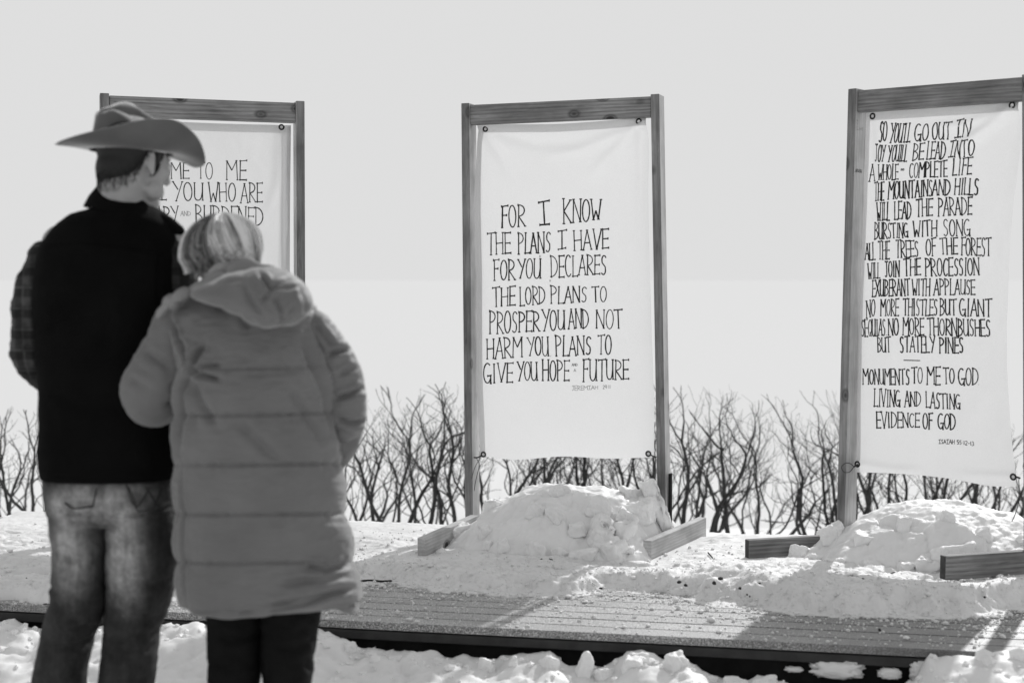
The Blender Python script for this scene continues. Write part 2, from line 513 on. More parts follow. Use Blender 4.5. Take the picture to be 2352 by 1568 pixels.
# ------------------------------------------------------------------ deck geometry
E0 = Vector((-1.83, 5.08, 0)); E1 = Vector((1.32, 4.45, 0))
EU = (E1 - E0).normalized()                    # along the front edge
EN = Vector((-EU.y, EU.x, 0))                  # away from the camera
DECK_D = 1.72
def edge_y(x):                                  # y of the deck's front edge at x
    return E0.y + (np.asarray(x) - E0.x) * (EU.y / EU.x)
def edge_s(x, y):                               # distance behind the front edge
    return (np.asarray(x) - E0.x) * EN.x + (np.asarray(y) - E0.y) * EN.y

deck = empty('wooden_deck', (E0.x, E0.y, -0.25), 'low dark plank deck with shadows and crumbs of snow, carrying the banner frames', 'deck')
rot = math.atan2(EU.y, EU.x)

def box_mesh(L, W, T, bev=0.002, seg=1, name='board'):
    """board with its length on local X, width Y, thickness Z, centred"""
    bm = bmesh.new()
    bmesh.ops.create_cube(bm, size=1, matrix=Matrix.Diagonal((L, W, T, 1)))
    bmesh.ops.bevel(bm, geom=bm.edges[:], offset=bev, segments=seg, affect='EDGES')
    me = bpy.data.meshes.new(name); bm.to_mesh(me); bm.free()
    return me

def link_child(name, me, mat, parent, mw):
    if mat is not None and len(me.materials) == 0: me.materials.append(mat)
    o = bpy.data.objects.new(name, me); COL.objects.link(o)
    o.matrix_basis = mw
    if parent is not None:
        o.parent = parent; o.matrix_parent_inverse = parent.matrix_basis.inverted()
    return o

PW = 0.095
plank_me = box_mesh(7.4, PW - 0.003, 0.026, 0.002, 2, 'plank')
npl = int(DECK_D / PW)
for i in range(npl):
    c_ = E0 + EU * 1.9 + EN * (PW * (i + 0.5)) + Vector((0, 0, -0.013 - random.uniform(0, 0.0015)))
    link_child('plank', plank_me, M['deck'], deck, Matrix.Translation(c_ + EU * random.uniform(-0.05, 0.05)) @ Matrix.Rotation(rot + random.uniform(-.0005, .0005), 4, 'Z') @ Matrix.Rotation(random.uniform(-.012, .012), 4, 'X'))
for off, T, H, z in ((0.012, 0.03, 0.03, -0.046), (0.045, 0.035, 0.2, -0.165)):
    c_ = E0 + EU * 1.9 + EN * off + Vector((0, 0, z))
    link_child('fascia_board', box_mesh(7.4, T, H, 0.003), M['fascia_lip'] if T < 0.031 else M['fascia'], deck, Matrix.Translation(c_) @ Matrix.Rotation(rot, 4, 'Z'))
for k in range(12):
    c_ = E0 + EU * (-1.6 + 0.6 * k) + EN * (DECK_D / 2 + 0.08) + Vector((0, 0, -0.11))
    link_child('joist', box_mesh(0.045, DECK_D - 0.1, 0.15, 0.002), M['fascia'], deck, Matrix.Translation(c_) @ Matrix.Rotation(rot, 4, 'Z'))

# ------------------------------------------------------------------ ground: one snow sheet to the horizon
crest_px = np.array([(-700, 1436), (-200, 1444), (0, 1441), (25, 1428), (95, 1440), (200, 1440), (300, 1436), (385, 1434), (472, 1443), (600, 1445), (729, 1452), (806, 1478), (864, 1496), (930, 1496), (1003, 1500),
    (1058, 1514), (1110, 1520), (1149, 1520), (1205, 1512), (1259, 1504), (1310, 1532), (1387, 1534), (1442, 1508), (1480, 1506), (1522, 1516), (1570, 1522), (1608, 1544), (1635, 1558), (1721, 1566), (1762, 1556), (1789, 1570),
    (1900, 1590), (2050, 1592), (2105, 1575), (2138, 1515), (2200, 1503), (2352, 1505), (2700, 1510), (3200, 1515)], float)
cx_w, cz_w = [], []
for px, py in crest_px:
    x = (px - 1176) / FPX * 4.7
    for _ in range(6):
        x = (px - 1176) / FPX * (float(edge_y(x)) - 0.07)
    p = at(px, py, float(edge_y(x)) - 0.07)
    cx_w.append(p.x); cz_w.append(p.z)
def axis(parts):
    r = []
    for a, b, st in parts: r += list(np.arange(a, b, st))
    return r
def geo(a, b, n): return list(a * (b / a) ** (np.arange(1, n + 1) / n))
xs = [-v for v in geo(2.3, 6000, 46)][::-1] + axis([(-2.3, 2.75, 0.0125)]) + [2.75] + geo(2.76, 6000, 44)
ys = [-v for v in geo(1.0, 300, 14)][::-1] + axis([(-1.0, 3.2, 0.12), (3.2, 3.9, 0.03), (3.9, 5.35, 0.0125), (5.35, 6.2, 0.1), (6.2, 8.2, 0.025), (8.2, 14, 0.12)]) + geo(14, 7000, 60)
X, Y = np.meshgrid(np.array(xs), np.array(ys))
def ground_h(x, y):
    s = edge_s(x, y)
    zc = np.interp(x, cx_w, cz_w)
    f = np.clip(-s - 0.05, 0, None)
    near = -0.25 + (zc + 0.25) * np.exp(-(f / 0.75) ** 1.4)
    amp = smooth(0.0, 0.25, f) * np.exp(-(np.clip(f - 0.9, 0, None) / 2.0))
    near = near + 0.030 * amp * fbm(x * 3.5, y * 3.5, 0, 4, 11) + 0.016 * fbm(x * 14, y * 14, 0, 4, 12) * np.exp(-f / 3) + 0.007 * fbm(x * 45, y * 45, 0, 3, 13) 
    chunk = np.abs(fbm(x * 7, y * 7, 3.0, 3, 31))
    near = near + 0.017 * (smooth(0.05, 0.35, chunk) - 0.5) * np.exp(-f / 1.5)
    under = np.full_like(x, -0.32)
    z = np.where(s < -0.03, near, under)
    b = np.clip(s - DECK_D, 0, None)
    wd = np.interp(x, [-2.5, -1.8, -0.8, 1.3], [0.0, 0.02, 0.22, 0.30])
    drop = np.interp(x, [-2.5, -1.5, -0.5], [0.05, 0.03, 0.0])
    back = -0.02 - drop - 0.19 * np.clip(b - wd, 0, 7) - 0.12 * np.clip(b - 7.5, 0, 50)
    back = back + 0.03 * fbm(x * 2.3, y * 2.3, 0, 4, 5) * smooth(0, 0.4, b) + 0.008 * fbm(x * 15, y * 15, 0, 3, 6)
    back = np.maximum(back, -7.5 + 0.2 * fbm(x * 0.02, y * 0.02, 0, 3, 9))
    z = np.where(s > DECK_D - 0.05, back, z)
    return z
Z = ground_h(X, Y)
V = np.stack([X, Y, Z], -1).reshape(-1, 3)
gf = grid_faces(len(xs), len(ys), False)
gz = V[:, 2][gf].min(1); gy_ = V[:, 1][gf].min(1)
ground = mesh_obj('ground', V, gf, None, mats=[M['snow'], M['far_snow']], fmat=((gy_ > 14)).astype(np.int32))
tag(ground, kind='structure', label='snow covered ground sloping away behind the deck')

# ------------------------------------------------------------------ loose snow lying on the deck
edge_px = np.array([(-900, 1380), (-300, 1385), (0, 1388), (110, 1390), (160, 1382), (350, 1375), (500, 1372), (700, 1350), (800, 1338), (905, 1334), (960, 1345), (1080, 1352), (1150, 1362), (1300, 1365), (1390, 1352), (1450, 1356), (1560, 1368),
    (1640, 1385), (1700, 1385), (1790, 1398), (1900, 1408), (2050, 1414), (2180, 1416), (2290, 1412), (2335, 1398), (2420, 1385), (2700, 1390), (3400, 1400)], float)
ex_, es_ = [], []
for px, py in edge_px:
    p = at_z(px, py, 0.0); ex_.append(p.x); es_.append(float(edge_s(p.x, p.y)))
o_ = np.argsort(ex_); ex_ = np.array(ex_)[o_]; es_ = np.array(es_)[o_]
FEET = [((-1.53, 5.62), (-1.83, 6.4), .012), ((-0.683, 5.93), (-1.0, 6.72), .012), ((-0.378, 5.90), (-0.17, 6.42), .014), ((0.560, 5.84), (0.865, 6.42), .012), ((0.975, 5.86), (1.66, 6.07), .014), ((1.600, 5.24), (2.28, 5.47), .055)]
def cover_h(x, y):
    s = edge_s(x, y)
    b = np.interp(x, ex_, es_)
    d = s - b + 0.08 * fbm(x * 4, y * 4, 0, 3, 21) + 0.045 * fbm(x * 15, y * 15, 0, 4, 22, 0.6)
    ridge = smooth(0.45, 0.8, x) * smooth(2.02, 1.85, x)                           # thick windrow right
    t = 0.035 * smooth(0, 0.09, d) + 0.02 * smooth(0.2, 1.2, d)
    t = t + ridge * (0.042 + 0.05 * fbm(x * 4, y * 8, 0, 3, 29)) * smooth(-0.02, 0.20, d) * smooth(0.5, 0.2, d) + ridge * 0.016 * fbm(x * 13, y * 20, 0, 4, 30, 0.65) * smooth(-0.02, 0.1, d)
    t = t + 0.018 * np.exp(-((d - 0.12) / 0.09) ** 2)
    rough = fbm(x * 5, y * 8, 0, 4, 23)
    t = t + (0.017 * rough + 0.009 * fbm(x * 22, y * 30, 0, 4, 24) + 0.007 * fbm(x * 70, y * 80, 0, 2, 25)) * smooth(-0.05, 0.08, d)
    bare = smooth(0.12, 0.42, fbm(x * 2.6 + 4, y * 5.5, 0, 3, 26)) * smooth(0.75, 0.3, d) * (1 - ridge)
    t = t - 0.045 * bare
    t = t * (1 - 0.75 * smooth(0.9, 1.6, s)) + 0.012 * smooth(1.0, 1.4, s) * (1 + fbm(x * 3, y * 3, 0, 3, 28))
    t = np.where(d < -0.05, -0.03, t)
    for a, b_, zf_ in FEET:              # trodden flat where the feet of the stands rest
        q, _ = seg_dist(x, y, a, b_)
        t = np.minimum(t, zf_ + 0.10 * np.clip(q - 0.035, 0, 1) + 0.5 * np.clip(q - 0.45, 0, 1) + 0.012 * smooth(0.02, 0.12, q) * (fbm(x * 14, y * 22, 0, 4, 33, 0.6) + 0.25))
    return np.maximum(t, -0.012)
xs2 = np.arange(-2.45, 2.9, 0.0085); ss2 = np.arange(0.02, DECK_D + 0.22, 0.0085)
XX, SS = np.meshgrid(xs2, ss2)
YY = edge_y(XX) + SS / EN.y
ZZ = cover_h(XX, YY)
back_fall = smooth(DECK_D + 0.05, DECK_D + 0.22, SS)
ZZ = ZZ * (1 - back_fall) + (-0.07) * back_fall
V = np.stack([XX, YY, ZZ], -1).reshape(-1, 3)
F = grid_faces(len(xs2), len(ss2), False)
zf = ZZ.reshape(-1)[F]
F = F[zf.max(1) > -0.011]
used = np.unique(F); remap = np.zeros(len(V), int); remap[used] = np.arange(len(used))
cover = mesh_obj('snow_cover', V[used], remap[F], M['slush'])
tag(cover, label='crusty granular snow lying over the back of the deck', kind='structure')

# crumbs of snow and ice scattered on the boards
def lump(rad, seed, sub=1):
    bm = bmesh.new(); bmesh.ops.create_icosphere(bm, subdivisions=sub, radius=1)
    rr = random.Random(seed)
    ax = [rr.uniform(0.6, 1.2) for _ in range(3)]
    for v in bm.verts:
        k = rr.uniform(0.72, 1.15)
        v.co = Vector((v.co.x * ax[0] * k, v.co.y * ax[1] * k, v.co.z * ax[2] * k * 0.8))
    vs = np.array([v.co[:] for v in bm.verts]); fs = np.array([[v.index for v in f.verts] for f in bm.faces]); bm.free()
    return vs * rad, fs
lumps = [lump(1, i) for i in range(10)]
def crumbs(name, pts, rads, mat, label, sink=0.3):
    VV, FF, n = [], [], 0
    for (p, r) in zip(pts, rads):
        vs, fs = lumps[random.randrange(10)]
        a = random.uniform(0, 6.28); ca, sa = math.cos(a), math.sin(a)
        w = vs * r; w = np.stack([w[:, 0] * ca - w[:, 1] * sa, w[:, 0] * sa + w[:, 1] * ca, w[:, 2]], -1)
        VV.append(w + np.array(p) + np.array([0, 0, r * sink])); FF.append(fs + n); n += len(vs)
    o = mesh_obj(name, np.concatenate(VV), np.concatenate(FF), mat, None, False)
    tag(o, label=label, kind='stuff')
    return o
pts, rads = [], []
while len(pts) < 5200:
    x = random.uniform(-1.9, 2.4); s = random.uniform(0.0, 0.95)
    y = float(edge_y(x)) + s / EN.y
    b_ = float(np.interp(x, ex_, es_)); d = b_ - s
    if d < -0.05: continue
    dens = math.exp(-d / 0.11) + 0.10 + 0.5 * (x < 0.1) * max(0, float(vnoise(np.array([x * 6]), np.array([y * 8]), 0, 3)[0]))
    if random.random() > dens: continue
    r = min(0.016, 0.0018 + random.expovariate(1 / 0.0022))
    pts.append((x, y, 0.0)); rads.append(r)
crumbs('snow_crumb', pts, rads, M['slush'], 'grains and crumbs of snow scattered over the bare deck boards')
# coarse grains on top of the crust
pts, rads = [], []
gx = rng.uniform(-2.2, 2.5, 14000); gs = rng.uniform(0.2, 1.6, 14000)
gy = edge_y(gx) + gs / EN.y; gz = cover_h(gx, gy)
dd = gs - np.interp(gx, ex_, es_)
for x, y, z, d in zip(gx, gy, gz, dd):
    if z > 0.002 and random.random() < math.exp(-max(0, d) / 0.28) + 0.1:
        pts.append((x, y, z)); rads.append(0.002 + min(0.012, random.expovariate(1 / 0.0024)))
crumbs('ice_grain', pts, rads, M['slush'], 'coarse ice grains on the crust of snow along the deck')
# crumbs on the foreground bank
pts, rads = [], []
gx = rng.uniform(-2.0, 2.3, 650); gf = np.abs(rng.normal(0.05, 0.16, 650)) + 0.05
gy = edge_y(gx) - gf; gz = ground_h(gx, gy)
for x, y, z in zip(gx, gy, gz):
    pts.append((x, y, z)); rads.append(0.003 + min(0.03, random.expovariate(1 / 0.006)))
crumbs('snow_crumb', pts, rads, M['snow'], 'broken crumbs of snow on the foreground bank', 0.1)
# snow stuck on the dark fascia
def snow_patch(px, py, wpx, hpx, seed):
    x = (px - 1176) / FPX * 4.5
    for _ in range(4): x = (px - 1176) / FPX * (float(edge_y(x)) + 0.02)
    c = at(px, py, float(edge_y(x)) + 0.0)
    bm = bmesh.new(); bmesh.ops.create_icosphere(bm, subdivisions=4, radius=1)
    P = np.array([v.co[:] for v in bm.verts]); fs = [[v.index for v in f.verts] for f in bm.faces]; bm.free()
    hw, hh = wpx / FPX * 4.5 / 2, hpx / FPX * 4.5 / 2
    n = 1 + 0.9 * fbm(P[:, 0] * 3.6 + seed, P[:, 1] * 3.6, P[:, 2] * 3.6, 5, seed, 0.75)
    P = P * n[:, None]
    sq = np.sign(P) * np.abs(P) ** 0.7
    Q = np.outer(sq[:, 0] * hw, np.array(EU)) + np.outer(sq[:, 1] * 0.012, np.array(EN)) + np.outer(sq[:, 2] * hh, [0, 0, 1]) + np.array(c)
    o = mesh_obj('snow_patch', Q, fs, M['snow']); return o
for i, (px, py, w_, h_) in enumerate(((1923, 1537, 112, 40), (2043, 1546, 50, 24), (1823, 1536, 40, 12), (2118, 1541, 52, 46))):
    o = snow_patch(px, py, w_, h_, i)
    tag(o, ['largest clump of snow stuck on the dark deck fascia', 'small clump of snow on the fascia right of the largest', 'thin flat clump of snow on the fascia left of the largest', 'ragged clump of snow at the right end of the dark fascia'][i], 'snow clump', 'snow clumps stuck to the deck fascia')

# ------------------------------------------------------------------ snow piles round the frame feet
def chunk_mesh(seed, sx, sy, sz, sub=3):
    """a broken block of snow: hull of random points, refined and roughened"""
    rr = random.Random(seed)
    bm = bmesh.new()
    for a_ in (-1, 1):
        for b_ in (-1, 1):
            for c_ in (-1, 1):
                bm.verts.new((sx * (a_ * .72 + rr.uniform(-.28, .28)), sy * (b_ * .72 + rr.uniform(-.28, .28)), sz * (c_ * .66 + rr.uniform(-.3, .3))))
    for _ in range(3):
        v = Vector((rr.gauss(0, 1), rr.gauss(0, 1), rr.gauss(0, 1))).normalized()
        bm.verts.new((v.x * sx * .95, v.y * sy * .95, v.z * sz * .9))
    r = bmesh.ops.convex_hull(bm, input=bm.verts[:])
    for v in [v for v in bm.verts if not v.link_faces]: bm.verts.remove(v)
    bmesh.ops.bevel(bm, geom=bm.edges[:], offset=min(sx, sy, sz) * 0.12, segments=1, affect='EDGES')
    bmesh.ops.triangulate(bm, faces=bm.faces[:])
    for _ in range(sub + 1):
        bmesh.ops.subdivide_edges(bm, edges=[e for e in bm.edges if e.calc_length() > 0.008], cuts=1, use_grid_fill=False)
        bmesh.ops.triangulate(bm, faces=bm.faces[:])
    for _ in range(1): bmesh.ops.smooth_vert(bm, verts=bm.verts[:], factor=0.5, use_axis_x=True, use_axis_y=True, use_axis_z=True)
    P = np.array([v.co[:] for v in bm.verts]); L = min(sx, sy, sz)
    n = fbm(P[:, 0] * 70 + seed, P[:, 1] * 70, P[:, 2] * 70, 3, seed) * 0.10 * L + fbm(P[:, 0] * 18 + seed, P[:, 1] * 18, P[:, 2] * 18, 3, seed) * 0.30 * L - np.abs(fbm(P[:, 0] * 30 + seed, P[:, 1] * 30, P[:, 2] * 30, 2, seed + 5)) * 0.18 * L
    bm.normal_update()
    for v, d in zip(bm.verts, n): v.co += v.normal * float(d)
    me = bpy.data.meshes.new('snow_chunk'); bm.to_mesh(me); bm.free()
    me.polygons.foreach_set('use_smooth', [True] * len(me.polygons))
    me.materials.append(M['snow'])
    return me
chunk_lib = [chunk_mesh(i, *(0.06 * random.uniform(0.7, 1.35) for _ in range(3))) for i in range(12)]

def pile(root, ox, oy, ang, L, W, prof, seed, n_block, fr=1.0):
    """mound in local (u along frame, w toward the back); prof: table of heights along u"""
    ca, sa = math.cos(ang), math.sin(ang)
    us = np.arange(-L / 2 - 0.12, L / 2 + 0.12, 0.0075); ws = np.arange(-W / 2 - 0.1, W / 2 + 0.1, 0.0075)
    U, Wd = np.meshgrid(us, ws)
    pu, ph = zip(*prof)
    Hc = np.interp(U, pu, ph)
    wn = np.abs(Wd + 0.06 * fbm(U * 3, Wd * 3, 0, 3, seed)) / (W / 2)
    H = Hc * np.clip(1 - wn ** 1.7, 0, 1) ** 0.8
    X_ = ox + U * ca - Wd * sa; Y_ = oy + U * sa + Wd * ca
    mask = smooth(0.0, 0.05, H)
    # broken blocks: cells, each tilted and shifted, with crevices between
    rr = np.random.default_rng(seed)
    su = rr.uniform(-L / 2 - .1, L / 2 + .1, n_block); sw = rr.uniform(-W / 2 - .1, W / 2 + .1, n_block)
    wu = U + 0.030 * fbm(U * 7, Wd * 7, 0, 3, seed + 7); wv = Wd + 0.030 * fbm(U * 7 + 9, Wd * 7, 0, 3, seed + 8)
    f1 = np.full_like(U, 9.0); f2 = np.full_like(U, 9.0); off = np.zeros_like(U)
    for k in range(n_block):
        e = rr.uniform(0.75, 1.3)
        q = np.hypot((wu - su[k]) * e, (wv - sw[k]) / e)
        pl = rr.uniform(-0.022, 0.030) + rr.uniform(-.38, .38) * (U - su[k]) + rr.uniform(-.25, .55) * (Wd - sw[k])
        m_ = q < f1
        f2 = np.where(m_, f1, np.minimum(f2, q)); off = np.where(m_, pl, off); f1 = np.where(m_, q, f1)
    crev = np.clip((f2 - f1) / 0.016, 0, 1) ** 0.7
    Bl = H + (off * crev - 0.010 * (1 - crev)) * (0.35 + 0.65 * smooth(-W * .2, -W * .05, -np.abs(Wd + W * .25))) * smooth(0.0, 0.04, H)
    H2 = H * (1 - fr) + Bl * fr
    rough = 0.018 * fbm(X_ * 8, Y_ * 8, H2 * 6, 3, seed + 1) - 0.016 * np.abs(fbm(X_ * 16, Y_ * 16, 0, 4, seed + 2)) + 0.006 * fbm(X_ * 40, Y_ * 40, 0, 3, seed + 4) + 0.003 * fbm(X_ * 90, Y_ * 90, 0, 2, seed + 3)
    H2 = H2 + rough * mask
    H2 = H2 - 0.03 * (1 - mask)
    V = np.stack([X_, Y_, H2], -1).reshape(-1, 3)
    F = grid_faces(len(us), len(ws), False)
    z = H2.reshape(-1)[F]; F = F[z.max(1) > -0.025]
    used = np.unique(F); remap = np.zeros(len(V), int); remap[used] = np.arange(len(used))
    o = mesh_obj('mound', V[used], remap[F], M['snow'], root)
    def height(u, w):
        i = min(len(ws) - 1, max(0, int((w - ws[0]) / 0.0075))); j = min(len(us) - 1, max(0, int((u - us[0]) / 0.0075)))
        return float(H2[i, j]), X_[i, j], Y_[i, j]
    return height

th_c = R(-19)
pc = empty('snow_pile', (0.24, 6.25, 0), 'tall heap of broken snow blocks shovelled under the centre banner', 'snow pile', 'snow piles under the banner frames')
prof_c = [(-0.60, 0.0), (-0.50, 0.03), (-0.40, 0.085), (-0.32, 0.17), (-0.2, 0.235), (-0.05, 0.262), (0.12, 0.262), (0.25, 0.25), (0.36, 0.20), (0.42, 0.11), (0.46, 0.05), (0.50, 0.0)]
hc = pile(pc, 0.235, 6.27, th_c, 1.12, 1.0, prof_c, 50, 150, 0.45)
k = 0
for (u, w, sc) in [(-0.47, -0.40, 0.6), (-0.40, -0.45, 0.45), (-0.33, -0.46, 0.5), (-0.12, -0.46, 0.7), (0.02, -0.47, 0.9), (0.12, -0.46, 0.8), (0.22, -0.45, 1.0), (0.31, -0.42, 0.95), (0.26, -0.36, 1.25), (0.36, -0.30, 1.0),
                   (0.16, -0.36, 0.9), (0.06, -0.32, 0.9), (0.33, -0.20, 1.0), (0.38, -0.12, 0.9), (0.38, 0.02, 1.3), (-0.05, -0.30, 0.8), (-0.25, -0.34, 0.7), (0.22, -0.22, 1.1), (-0.42, -0.2, 0.8), (0.30, 0.02, 0.8), (-0.3, -0.12, 0.9),
                   (0.02, -0.12, 0.9), (0.38, -0.38, 0.5), (-0.2, -0.43, 0.5), (-0.5, -0.3, 0.4), (0.1, -0.5, 0.4), (0.3, -0.52, 0.35), (-0.03, -0.53, 0.3)]:
    h, X_, Y_ = hc(u, w)
    m4 = Matrix.Translation((X_, Y_, max(h, 0) - 0.004 * sc)) @ Matrix.Rotation(random.uniform(0, 6), 4, 'Z') @ Matrix.Rotation(random.uniform(-0.5, 0.5), 4, 'X') @ Matrix.Scale(sc, 4)
    link_child('snow_chunk', chunk_lib[k % 12], None, pc, m4); k += 1
# the tall slab leaning on the right post
slab = chunk_mesh(77, 0.05, 0.07, 0.16)
h, X_, Y_ = hc(0.41, 0.05)
link_child('snow_slab', slab, None, pc, Matrix.Translation((X_, Y_, 0.17)) @ Matrix.Rotation(R(-25), 4, 'Y'))

th_r = R(-45)
pr_ = empty('snow_pile', (1.72, 5.85, 0), 'smoother heap of granular snow under the right banner', 'snow pile', 'snow piles under the banner frames')
prof_r = [(-0.62, 0.0), (-0.5, 0.05), (-0.4, 0.10), (-0.28, 0.18), (-0.14, 0.235), (0.0, 0.245), (0.15, 0.225), (0.3, 0.19), (0.42, 0.14), (0.52, 0.08), (0.62, 0.0)]
hr = pile(pr_, 1.80, 5.92, R(-24), 1.2, 0.98, prof_r, 90, 110, 0.4)
for (u, w, sc) in [(-0.52, -0.3, 0.8), (-0.45, -0.38, 0.7), (-0.35, -0.44, 0.55), (-0.2, -0.46, 0.6), (-0.08, -0.46, 0.8), (0.02, -0.42, 1.2), (0.1, -0.38, 1.3), (0.18, -0.42, 0.7), (-0.25, -0.3, 1.0), (-0.4, -0.2, 0.8), (-0.47, -0.05, 0.8), (0.2, -0.25, 1.0),
                   (-0.3, -0.52, 0.45), (-0.16, -0.55, 0.6), (0.3, -0.35, 0.9), (0.05, -0.2, 0.9), (-0.12, -0.24, 0.8), (0.36, -0.2, 1.0)]:
    h, X_, Y_ = hr(u, w)
    m4 = Matrix.Translation((X_, Y_, max(h, 0.01) - 0.006 * sc)) @ Matrix.Rotation(random.uniform(0, 6), 4, 'Z') @ Matrix.Rotation(random.uniform(-0.5, 0.5), 4, 'X') @ Matrix.Scale(sc, 4)
    link_child('snow_chunk', chunk_lib[k % 12], None, pr_, m4); k += 1

# foreground blocks on the bank in front of the deck
fg = [(1345, 1530, 1.3, 0.6), (1262, 1520, 1.1, 1), (1460, 1520, 1.5, 1), (1560, 1535, 1.5, 1), (1115, 1530, 0.9, 1), (800, 1462, 0.5, 1), (850, 1488, 0.4, 1), (1005, 1482, 0.5, 1), (1765, 1545, 1.0, 1), (730, 1458, 0.5, 1), (1390, 1545, 1.0, 1),
      (40, 1438, 0.6, 1), (1700, 1560, 0.9, 1), (1180, 1512, 0.6, 1), (905, 1500, 0.5, 1)]
spike = chunk_mesh(5, 0.035, 0.03, 0.08)
lab = ['pointed shard of snow standing up before the dark fascia', 'block left of the pointed shard', 'broad block right of the pointed shard', 'broad low block, rightmost but two on the bank', 'low block near the bank middle', 'small lump beside the grey parka hem',
       'small lump right of the parka hem, lower one', 'lump against the fascia below the left foot of the centre frame', 'block before the clump-spattered end of the fascia', 'lump touching the parka hem from below', 'block just right of the foot of the pointed shard',
       'lump at the far left behind the jeans', 'low block cut by the bottom of the picture, right half', 'small lump left of the block beside the shard', 'flat lump below the left foot of the centre frame']
for i, (px, py, sc, _) in enumerate(fg):
    x = (px - 1176) / FPX * 4.5
    for _k in range(4): x = (px - 1176) / FPX * (float(edge_y(x)) - 0.13)
    y = float(edge_y(x)) - 0.13
    z = float(ground_h(np.array([x]), np.array([y]))[0])
    me = spike if i == 0 else chunk_lib[(i * 5) % 12]
    m4 = Matrix.Translation((x, y, z + 0.004)) @ Matrix.Rotation(R(40 * i), 4, 'Z') @ Matrix.Scale(sc * 0.62, 4)
    if i == 0: m4 = Matrix.Translation((x, y, z + 0.025)) @ Matrix.Rotation(R(14), 4, 'Y') @ Matrix.Scale(0.85, 4)
    o = link_child('snow_block', me, None, None, m4)
    tag(o, (lab[i] if 'snow' in lab[i] else 'snow ' + lab[i]), 'snow block', 'snow blocks on the foreground bank')
# ------------------------------------------------------------------ lumber frames
def beam_between(name, p0, p1, wide_dir, W, T, mat, parent, ext=0.0, bev=0.002):
    """board from p0 to p1; W along wide_dir, T across"""
    d = (p1 - p0); L = d.length + 2 * ext; x = d.normalized()
    y = (wide_dir - x * wide_dir.dot(x)).normalized(); z = x.cross(y)
    mw = Matrix((( x.x, y.x, z.x, (p0.x + p1.x) / 2), (x.y, y.y, z.y, (p0.y + p1.y) / 2), (x.z, y.z, z.z, (p0.z + p1.z) / 2), (0, 0, 0, 1)))
    return link_child(name, box_mesh(L, W, T, bev), mat, parent, mw)

TH, WD = 0.038, 0.089
def frame(label, Lp, Rp, ang, feet, post_strip=False, pale=False):
    """Lp, Rp: (top px, top py, bottom px, Y) of the front face centre of each post"""
    along = Vector((math.cos(ang), -math.sin(ang), 0)); back = Vector((math.sin(ang), math.cos(ang), 0))
    lt = at(Lp[0], Lp[1], Lp[3]); lb = at(Lp[2], 1290, Lp[3]); lb = lt + (lb - lt) * ((lt.z - 0.02) / (lt.z - lb.z))
    rt = at(Rp[0], Rp[1], Rp[3]); rb = at(Rp[2], 1290, Rp[3]); rb = rt + (rb - rt) * ((rt.z - 0.02) / (rt.z - rb.z))
    root = empty('banner_stand', ((lb.x + rb.x) / 2, (lb.y + rb.y) / 2, 0.0), label, 'banner stand', 'lumber stands holding the banners')
    hb = back * (WD / 2)
    for o_p in (beam_between('post', lb + hb, lt + hb, back, WD, TH, M['wood'], root), beam_between('post', rb + hb, rt + hb, back, WD, TH, M['wood'], root)):
        o_p.data.materials.append(M['wood_pale'])          # broad sides paler than the edges: partly own tone, partly brightness painted in
        for pl_ in o_p.data.polygons:
            if abs(pl_.normal.z) > 0.9: pl_.material_index = 1
    dz = Vector((0, 0, -WD / 2 - 0.008))
    a = lt + dz + along * (TH / 2 + 0.001) + back * 0.031; b = rt + dz - along * (TH / 2 + 0.001) + back * 0.031
    beam_between('crossbeam', a, b, Vector((0, 0, 1)), WD, TH, M['wood'], root)
    for (f, r, z, m_) in feet:
        p0 = Vector((f[0], f[1], z + WD / 2)); p1 = Vector((r[0], r[1], r[2] + WD / 2))
        of_ = beam_between('foot', p0, p1, Vector((0, 0, 1)), WD, TH, m_, root)
        if pale:
            of_.data.materials.append(M['end_grain'])
            for pl_ in of_.data.polygons:
                if abs(pl_.normal.x) > 0.9: pl_.material_index = 1
    if post_strip:
        p = rb + along * (TH / 2 + 0.008) + back * 0.03
        beam_between('post_strip', p + Vector((0, 0, -0.02)), p + Vector((0.0, 0, 0.30)), back, 0.03, 0.012, M['fascia'], root)  # thin dark strip against the outer side of the right post
    return root, lt, lb, rt, rb, along, back

fA = frame('lumber frame behind the man and woman, its crossbeam sloping down to the right', (240, 214, 248, 6.19), (690, 232, 694, 6.46), R(-18),
           [((-1.53, 5.62), (-1.83, 6.4, 0.0), 0.0, M['wood']), ((-0.683, 5.93), (-1.0, 6.72, 0.0), 0.0, M['wood'])])
fB = frame('centre lumber frame standing alone with two pale feet on the snowy deck', (1068, 237, 1078, 6.50), (1504, 216, 1522, 6.17), R(20),
           [((-0.378, 5.90), (-0.17, 6.42, 0.01), 0.0, M['wood_pale']), ((0.560, 5.84), (0.865, 6.42, 0.0), 0.0, M['wood_pale'])], post_strip=True)
fC = frame('right lumber frame turned side-on and cut off by the picture edge', (1957, 204, 1928, 5.92), (2358, 170, 2362, 5.36), R(46),
           [((0.975, 5.86), (1.66, 6.07, 0.0), 0.0, M['wood']), ((1.600, 5.24), (2.28, 5.47, 0.05), 0.055, M['wood'])], pale=True)

